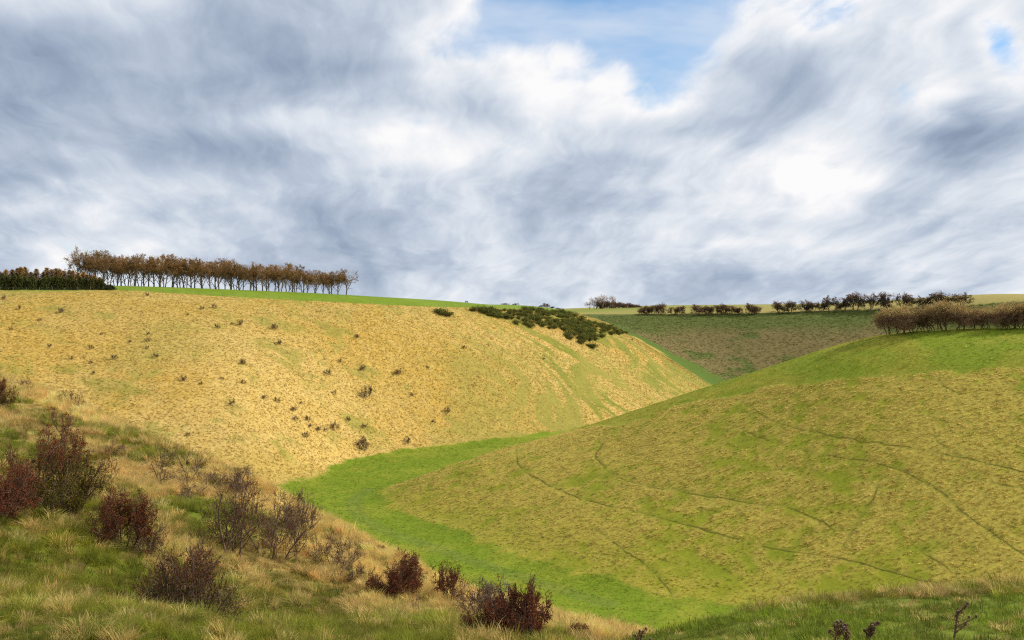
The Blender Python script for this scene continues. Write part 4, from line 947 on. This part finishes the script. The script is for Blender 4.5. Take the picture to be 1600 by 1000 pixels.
# ---- hawthorns on the near hillside, each its own
def near_thorn(seed, H, W, mats, stems, ang, dens, leaf, lsize, red_from=0.45, bias=(0, 0, 0), start=0.3, lvl4=True, frac=0.7, thick=0.016):
    rng = np.random.default_rng(seed)
    L = [dict(n=stems, len=0.62, ang=ang, seg=6, wig=0.17, up=0.02, r=thick, tip=0.5, foot=0.05),
         dict(n=int(8 * dens), len=0.40, ang=(28, 75), start=start * 0.7, seg=4, wig=0.22, up=0.015, rr=0.55, tip=0.4),
         dict(n=int(7 * dens), len=0.21, ang=(22, 62), start=0.2, seg=3, wig=0.2, up=0.04, rr=0.55, tip=0.4)]
    if lvl4: L.append(dict(n=int(5 * dens), len=0.09, ang=(20, 65), start=0.1, seg=2, wig=0.2, up=0.03, rr=0.55, tip=0.5))
    lv = fit(grow(rng, L, np.array(bias)), H * 1.18, W * 1.42)
    def ok(q, k): return ((q[0][-1, 0] / (W * k)) ** 2 + (q[0][-1, 1] / (W * k)) ** 2 + ((q[0][-1, 2] - H * 0.5) / (H * k)) ** 2) < rng.uniform(0.6, 2.3)
    lv = [lv[0], [q for q in lv[1] if ok(q, 0.60)]] + [[q for q in l if ok(q, 0.55)] for l in lv[2:]]
    tr = MB(); strip(tr, lv[0], 7, 0, H); strip(tr, lv[1], 4, 0, H, 0.008)
    cr = MB()
    strip(cr, lv[2], 3, 0, H, 0.0075)
    if lvl4: strip(cr, lv[3], 2, 0, H, 0.0075)
    c = along(rng, lv[-1], leaf * 2, 0.04); keep = fbm(c[:, 0] + 30, c[:, 2] + c[:, 1], 0.22 * H, 2, seed) > (1 - frac) * 0.8 if len(c) else np.zeros(0, bool); c = c[keep]
    red = c[:, 2] > H * red_from + rng.normal(size=len(c)) * H * 0.16
    cr.leaves(c[red], rng.uniform(0.6, 1.3, int(red.sum())) * lsize, rng, 1); cr.leaves(c[~red], rng.uniform(0.6, 1.3, int((~red).sum())) * lsize, rng, 2)
    return parts(('stem', tr.mesh('thorn_stems', [mats[0]])), ('crown', cr.mesh('thorn_crown', mats, False)))
RO = [M_TWIG_DARK, M_RED_LEAF, M_OLIVE_LEAF]; RR = [M_TWIG_DARK, M_RED_LEAF, M_RED_LEAF]; BB = [M_TWIG_BROWN, M_RED_LEAF, M_BROWN_LEAF]; GG = [M_TWIG_GREY, M_BROWN_LEAF, M_BROWN_LEAF]
NEAR_THORNS = [  # px, foot py, width, height, args, label
 (90,800,118,132,dict(mats=RO,stems=7,ang=(4,38),dens=1.3,leaf=5,lsize=0.053,red_from=0.62,start=0.12,frac=0.92),'big dense hawthorn, olive inside with dark red top, on the near hillside'),
 (14,815,72,84,dict(mats=RR,stems=6,ang=(6,40),dens=1.15,leaf=4,lsize=0.046,red_from=0.0,start=0.15,frac=0.8),'dark red hawthorn cut by the frame edge, beside the big olive one'),
 (188,858,74,84,dict(mats=RR,stems=5,ang=(4,34),dens=1.25,leaf=5,lsize=0.046,red_from=0.0,frac=0.85),'rounded deep red hawthorn below the big olive one'),
 (230,868,52,56,dict(mats=BB,stems=3,ang=(6,34),dens=1.05,leaf=1,lsize=0.037,frac=0.5),'small grey-brown twiggy thorn beside the rounded red hawthorn'),
 (300,970,140,122,dict(mats=[M_TWIG_DARK,M_RED_LEAF,M_OLIVE_LEAF],stems=11,ang=(6,58),dens=1.15,leaf=2,lsize=0.046,red_from=0.5,start=0.2,frac=0.6),'vase-shaped twiggy hawthorn with dark heart at the foot of the hillside'),
 (362,866,84,122,dict(mats=RO,stems=4,ang=(4,26),dens=1.15,leaf=2,lsize=0.046,red_from=0.2,frac=0.5),'tall open hawthorn with a red patch at mid height'),
 (422,868,100,92,dict(mats=BB,stems=4,ang=(8,38),dens=1.2,leaf=1,lsize=0.043,red_from=0.2,frac=0.45,bias=(0.03,0,0)),'twiggy thorn leaning downhill beside the tall open hawthorn'),
 (466,830,56,60,dict(mats=BB,stems=4,ang=(8,40),dens=1.1,leaf=1,lsize=0.043,frac=0.4),'thorn on the brow with the valley floor right behind it'),
 (520,884,66,56,dict(mats=BB,stems=4,ang=(10,48),dens=1.0,leaf=0,lsize=0.031,frac=0.1),'leafless sprawling thorn just under the brow'),
 (278,764,78,64,dict(mats=[M_TWIG_DARK,M_BROWN_LEAF,M_BROWN_LEAF],stems=2,ang=(8,26),dens=1.2,leaf=0,lsize=0.031,frac=0.1,start=0.45),'flat-topped leafless thorn silhouetted on the golden slope'),
 (297,782,40,40,dict(mats=BB,stems=2,ang=(4,24),dens=0.9,leaf=0,lsize=0.031,frac=0.1,start=0.4),'slim leafless thorn below the flat-topped one'),
 (338,762,60,28,dict(mats=BB,stems=5,ang=(25,70),dens=0.9,leaf=0,lsize=0.031,frac=0.1),'low straggling thorn along the brow'),
 (372,772,54,42,dict(mats=BB,stems=4,ang=(10,46),dens=1.1,leaf=1,lsize=0.037,frac=0.4),'brown thorn on the brow behind the tall open hawthorn'),
 (112,640,36,30,dict(mats=BB,stems=3,ang=(10,44),dens=1.0,leaf=1,lsize=0.062,frac=0.3),'bare round thorn alone on the upper brow'),
 (32,612,26,20,dict(mats=BB,stems=4,ang=(10,50),dens=1.0,leaf=1,lsize=0.062,frac=0.3),'small brown thorn high on the brow near the frame edge'),
 (4,640,30,46,dict(mats=RO,stems=4,ang=(8,36),dens=1.1,leaf=3,lsize=0.062,red_from=0.6,frac=0.7),'dull brown thorn half out of frame on the upper hillside'),
 (180,716,34,22,dict(mats=BB,stems=4,ang=(16,56),dens=0.9,leaf=1,lsize=0.043,frac=0.3),'low twiggy thorn midway up the near hillside'),
 (622,934,70,62,dict(mats=RR,stems=7,ang=(8,58),dens=1.25,leaf=4,lsize=0.046,red_from=0.0,frac=0.8,bias=(0.02,0,0)),'compact dark red hawthorn leaning downhill, alone below the brow'),
 (647,962,24,34,dict(mats=BB,stems=3,ang=(6,30),dens=0.8,leaf=0,lsize=0.031,frac=0.1,lvl4=False),'small leafless thorn below the compact red one'),
 (548,910,40,34,dict(mats=BB,stems=3,ang=(10,40),dens=0.9,leaf=0,lsize=0.031,frac=0.1),'small bare thorn between the sprawling one and the compact red one'),
 (698,940,46,60,dict(mats=RR,stems=3,ang=(4,26),dens=1.1,leaf=3,lsize=0.053,red_from=0.0,frac=0.6),'upright red hawthorn standing against the green valley floor'),
 (744,968,58,58,dict(mats=BB,stems=5,ang=(8,40),dens=1.1,leaf=1,lsize=0.037,frac=0.3),'grey-brown twiggy thorn in the group nearest the valley floor'),
 (776,962,50,56,dict(mats=GG,stems=4,ang=(8,38),dens=1.1,leaf=0,lsize=0.031,frac=0.1),'grey leafless thorn poking above the lowest thorn group'),
 (812,1002,84,84,dict(mats=RR,stems=8,ang=(10,62),dens=1.1,leaf=3,lsize=0.053,red_from=0.0,frac=0.65),'red-leaved hawthorn at the downhill end of the lowest thorn group'),
 (768,1000,66,54,dict(mats=RO,stems=7,ang=(10,58),dens=1.2,leaf=2,lsize=0.046,red_from=0.3,frac=0.6),'dark thorn in the middle of the lowest thorn group'),
 (905,1000,26,20,dict(mats=RR,stems=4,ang=(10,46),dens=0.9,leaf=2,lsize=0.043,red_from=0.0,frac=0.6),'tiny red thorn beyond the lowest thorn group'),
 (745,986,30,24,dict(mats=RR,stems=4,ang=(10,46),dens=0.9,leaf=2,lsize=0.043,red_from=0.0,frac=0.5),'little red sprig in front of the lowest thorn group'),
 (592,862,16,10,dict(mats=BB,stems=4,ang=(20,60),dens=0.8,leaf=1,lsize=0.043,frac=0.4),'tiny thorn on the brow over the valley track'),
 (535,832,18,14,dict(mats=BB,stems=2,ang=(20,50),dens=0.7,leaf=0,lsize=0.031,frac=0.1,lvl4=False),'bare twig tip on the brow before the valley bend'),
]
def plant_near_thorns():
    for i, (px, py, w, h, kw, lab) in enumerate(NEAR_THORNS):
        X, Y = drop(px, py, 12, 135); z = ground(X, Y); W = w / FPX * Y; H = h / FPX * Y
        plant('hawthorn_bush', near_thorn(600 + i, H, W, **kw), (X, Y, z - 0.03), 0.0, 1.0, lab, 'bush', 'hawthorns on the near hillside')
    rng = np.random.default_rng(77)      # arching dead bramble canes under the big hawthorn
    X, Y = drop(70, 806, 12, 80); z = ground(X, Y); e = bpy.data.objects.new('dead_bramble', None); link(e); e.location = (X, Y, z)
    tag(e, 'pale arching dead bramble canes at the foot of the big olive hawthorn', 'bramble')
    for k in range(9):
        d = rng.uniform(-0.9, 1.3); L = rng.uniform(0.9, 1.9); t = np.linspace(0, 1, 9)[:, None]
        p = np.array([0, 0, 0]) + t * np.array([d, rng.uniform(-0.5, 0.2), 0]) * L + UP * (np.sin(t * math.pi * rng.uniform(0.55, 0.95)) * L * 0.62)
        mb = MB(); mb.tube(p, np.linspace(0.022, 0.008, 9), 5); link(bpy.data.objects.new('cane', mb.mesh('cane', [M_TWIG_GREY])), e)
    X, Y = drop(198, 676, 60, 125); z = ground(X, Y); e = bpy.data.objects.new('fallen_branch', None); link(e); e.location = (X, Y, z)
    tag(e, 'crooked dead branch lying on the brow against the golden slope', 'branch')
    for k, P in enumerate([[(-0.6,0,.1),(-0.1,0,.55),(.3,.1,.9),(.6,.1,1.0)],[(-.2,0,.45),(-.5,.1,.9),(-.3,.1,1.3)],[(0,0,0),(.5,0,.15),(1.1,0,.1),(1.6,.1,.3)],[(1.1,0,.1),(1.4,0,.4)],[(.3,.1,.9),(.2,.1,1.2)]]):
        mb = MB(); mb.tube(np.array(P), np.linspace(0.06, 0.02, len(P)), 6); link(bpy.data.objects.new('limb', mb.mesh('limb', [M_TWIG_GREY])), e)
plant_near_thorns()
# ---- dead thistles on the near mound
def thistle(seed, H):
    rng = np.random.default_rng(seed); st = MB(); pr = []
    lv = grow(rng, [dict(n=1, len=0.8, ang=(2, 8), seg=6, wig=0.05, up=0.03, r=0.016, tip=0.6), dict(n=5, len=0.34, ang=(20, 50), start=0.35, seg=4, wig=0.12, up=0.1, rr=0.65, tip=0.5)])
    lv = fit(lv, H, H * 0.5); strip(st, lv[0], 6, 0, 1.0); strip(st, lv[1], 5, 0, 1.0, 0.004)
    lf = MB(); lf.leaves(along(rng, lv[0] + lv[1], 26, 0.02, 0.0), 0.055, rng, 0, 0.35)
    pr.append(('stem', st.mesh('thistle_stem', [M_TWIG_BROWN]))); pr.append(('leaf', lf.mesh('thistle_leaves', [M_BROWN_LEAF], False)))
    for p, _, _ in lv[1]:
        hd = MB(); c = p[-1]; prof = [(0.0, -0.020), (0.02, -0.012), (0.026, 0.004), (0.02, 0.02), (0.026, 0.034), (0.0, 0.03)]
        V = [c + np.array([r * math.cos(a), r * math.sin(a), z]) * 0.75 for r, z in prof for a in np.arange(8) * math.pi / 4]
        hd.add(V, quads=[(i*8+k, i*8+(k+1) % 8, i*8+8+(k+1) % 8, i*8+8+k) for i in range(len(prof)-1) for k in range(8)])
        pr.append(('seed_head', hd.mesh('seed_head', [M_SEED])))
    return pr
for i, (px, py, h, lab) in enumerate([(1490,1016,78,'tall dead brown thistle with several seed heads on the near mound'),(1308,1012,24,'short dead thistle at the lower frame edge, beside another like it'),
                                      (1322,1014,22,'stubby dead thistle stem just right of the short one'),(1362,1012,22,'lone little dead thistle head between the tall one and the short pair'),(1000,1004,22,'small reddish dead weed where the two near slopes meet')]):
    Y = 13.5 if px > 1100 else 15.0; X = (px - 800) / FPX * Y; z = ground(X, Y); H = (HZN - (py - h)) / FPX * Y - z
    plant('thistle', thistle(700 + i, max(H, 0.3)), (X, Y, z - 0.02), 0.0, 1.0, lab, 'thistle', 'dead thistles on the near mound')
# ---- stock fence along the brow of the golden slope
def fence():
    pts = []; line = [np.array(p) for p in BROW[1:]]
    e = bpy.data.objects.new('stock_fence', None); link(e); e.location = (0, 0, 0)
    tag(e, 'thin post and wire stock fence along the top of the golden slope', 'fence')
    acc = 0.0; nxt = 0.0
    for a, b in zip(line[:-1], line[1:]):
        L = np.linalg.norm(b - a)
        while nxt <= acc + L:
            p = a + (b - a) * (nxt - acc) / L; pts.append(p); nxt += 4.2
        acc += L
    A = np.array(pts); Z = survey(A[:, 0], A[:, 1])['z']
    mb = MB(); mb.tube([(0, 0, -0.2), (0, 0, 0.6), (0, 0, 1.25), (0, 0, 1.27)], [0.055, 0.055, 0.05, 0.01], 7); me = mb.mesh('post', [M_POST])
    for (x, y), z in zip(pts, Z):
        o = link(bpy.data.objects.new('post', me), e); o.location = (x, y, z)
    for hgt in (0.45, 0.8, 1.1):
        w = MB(); w.tube(np.stack([A[:, 0], A[:, 1], Z + hgt], 1), np.full(len(A), 0.006), 3); link(bpy.data.objects.new('wire', w.mesh('wire', [M_TWIG_GREY])), e)
fence()
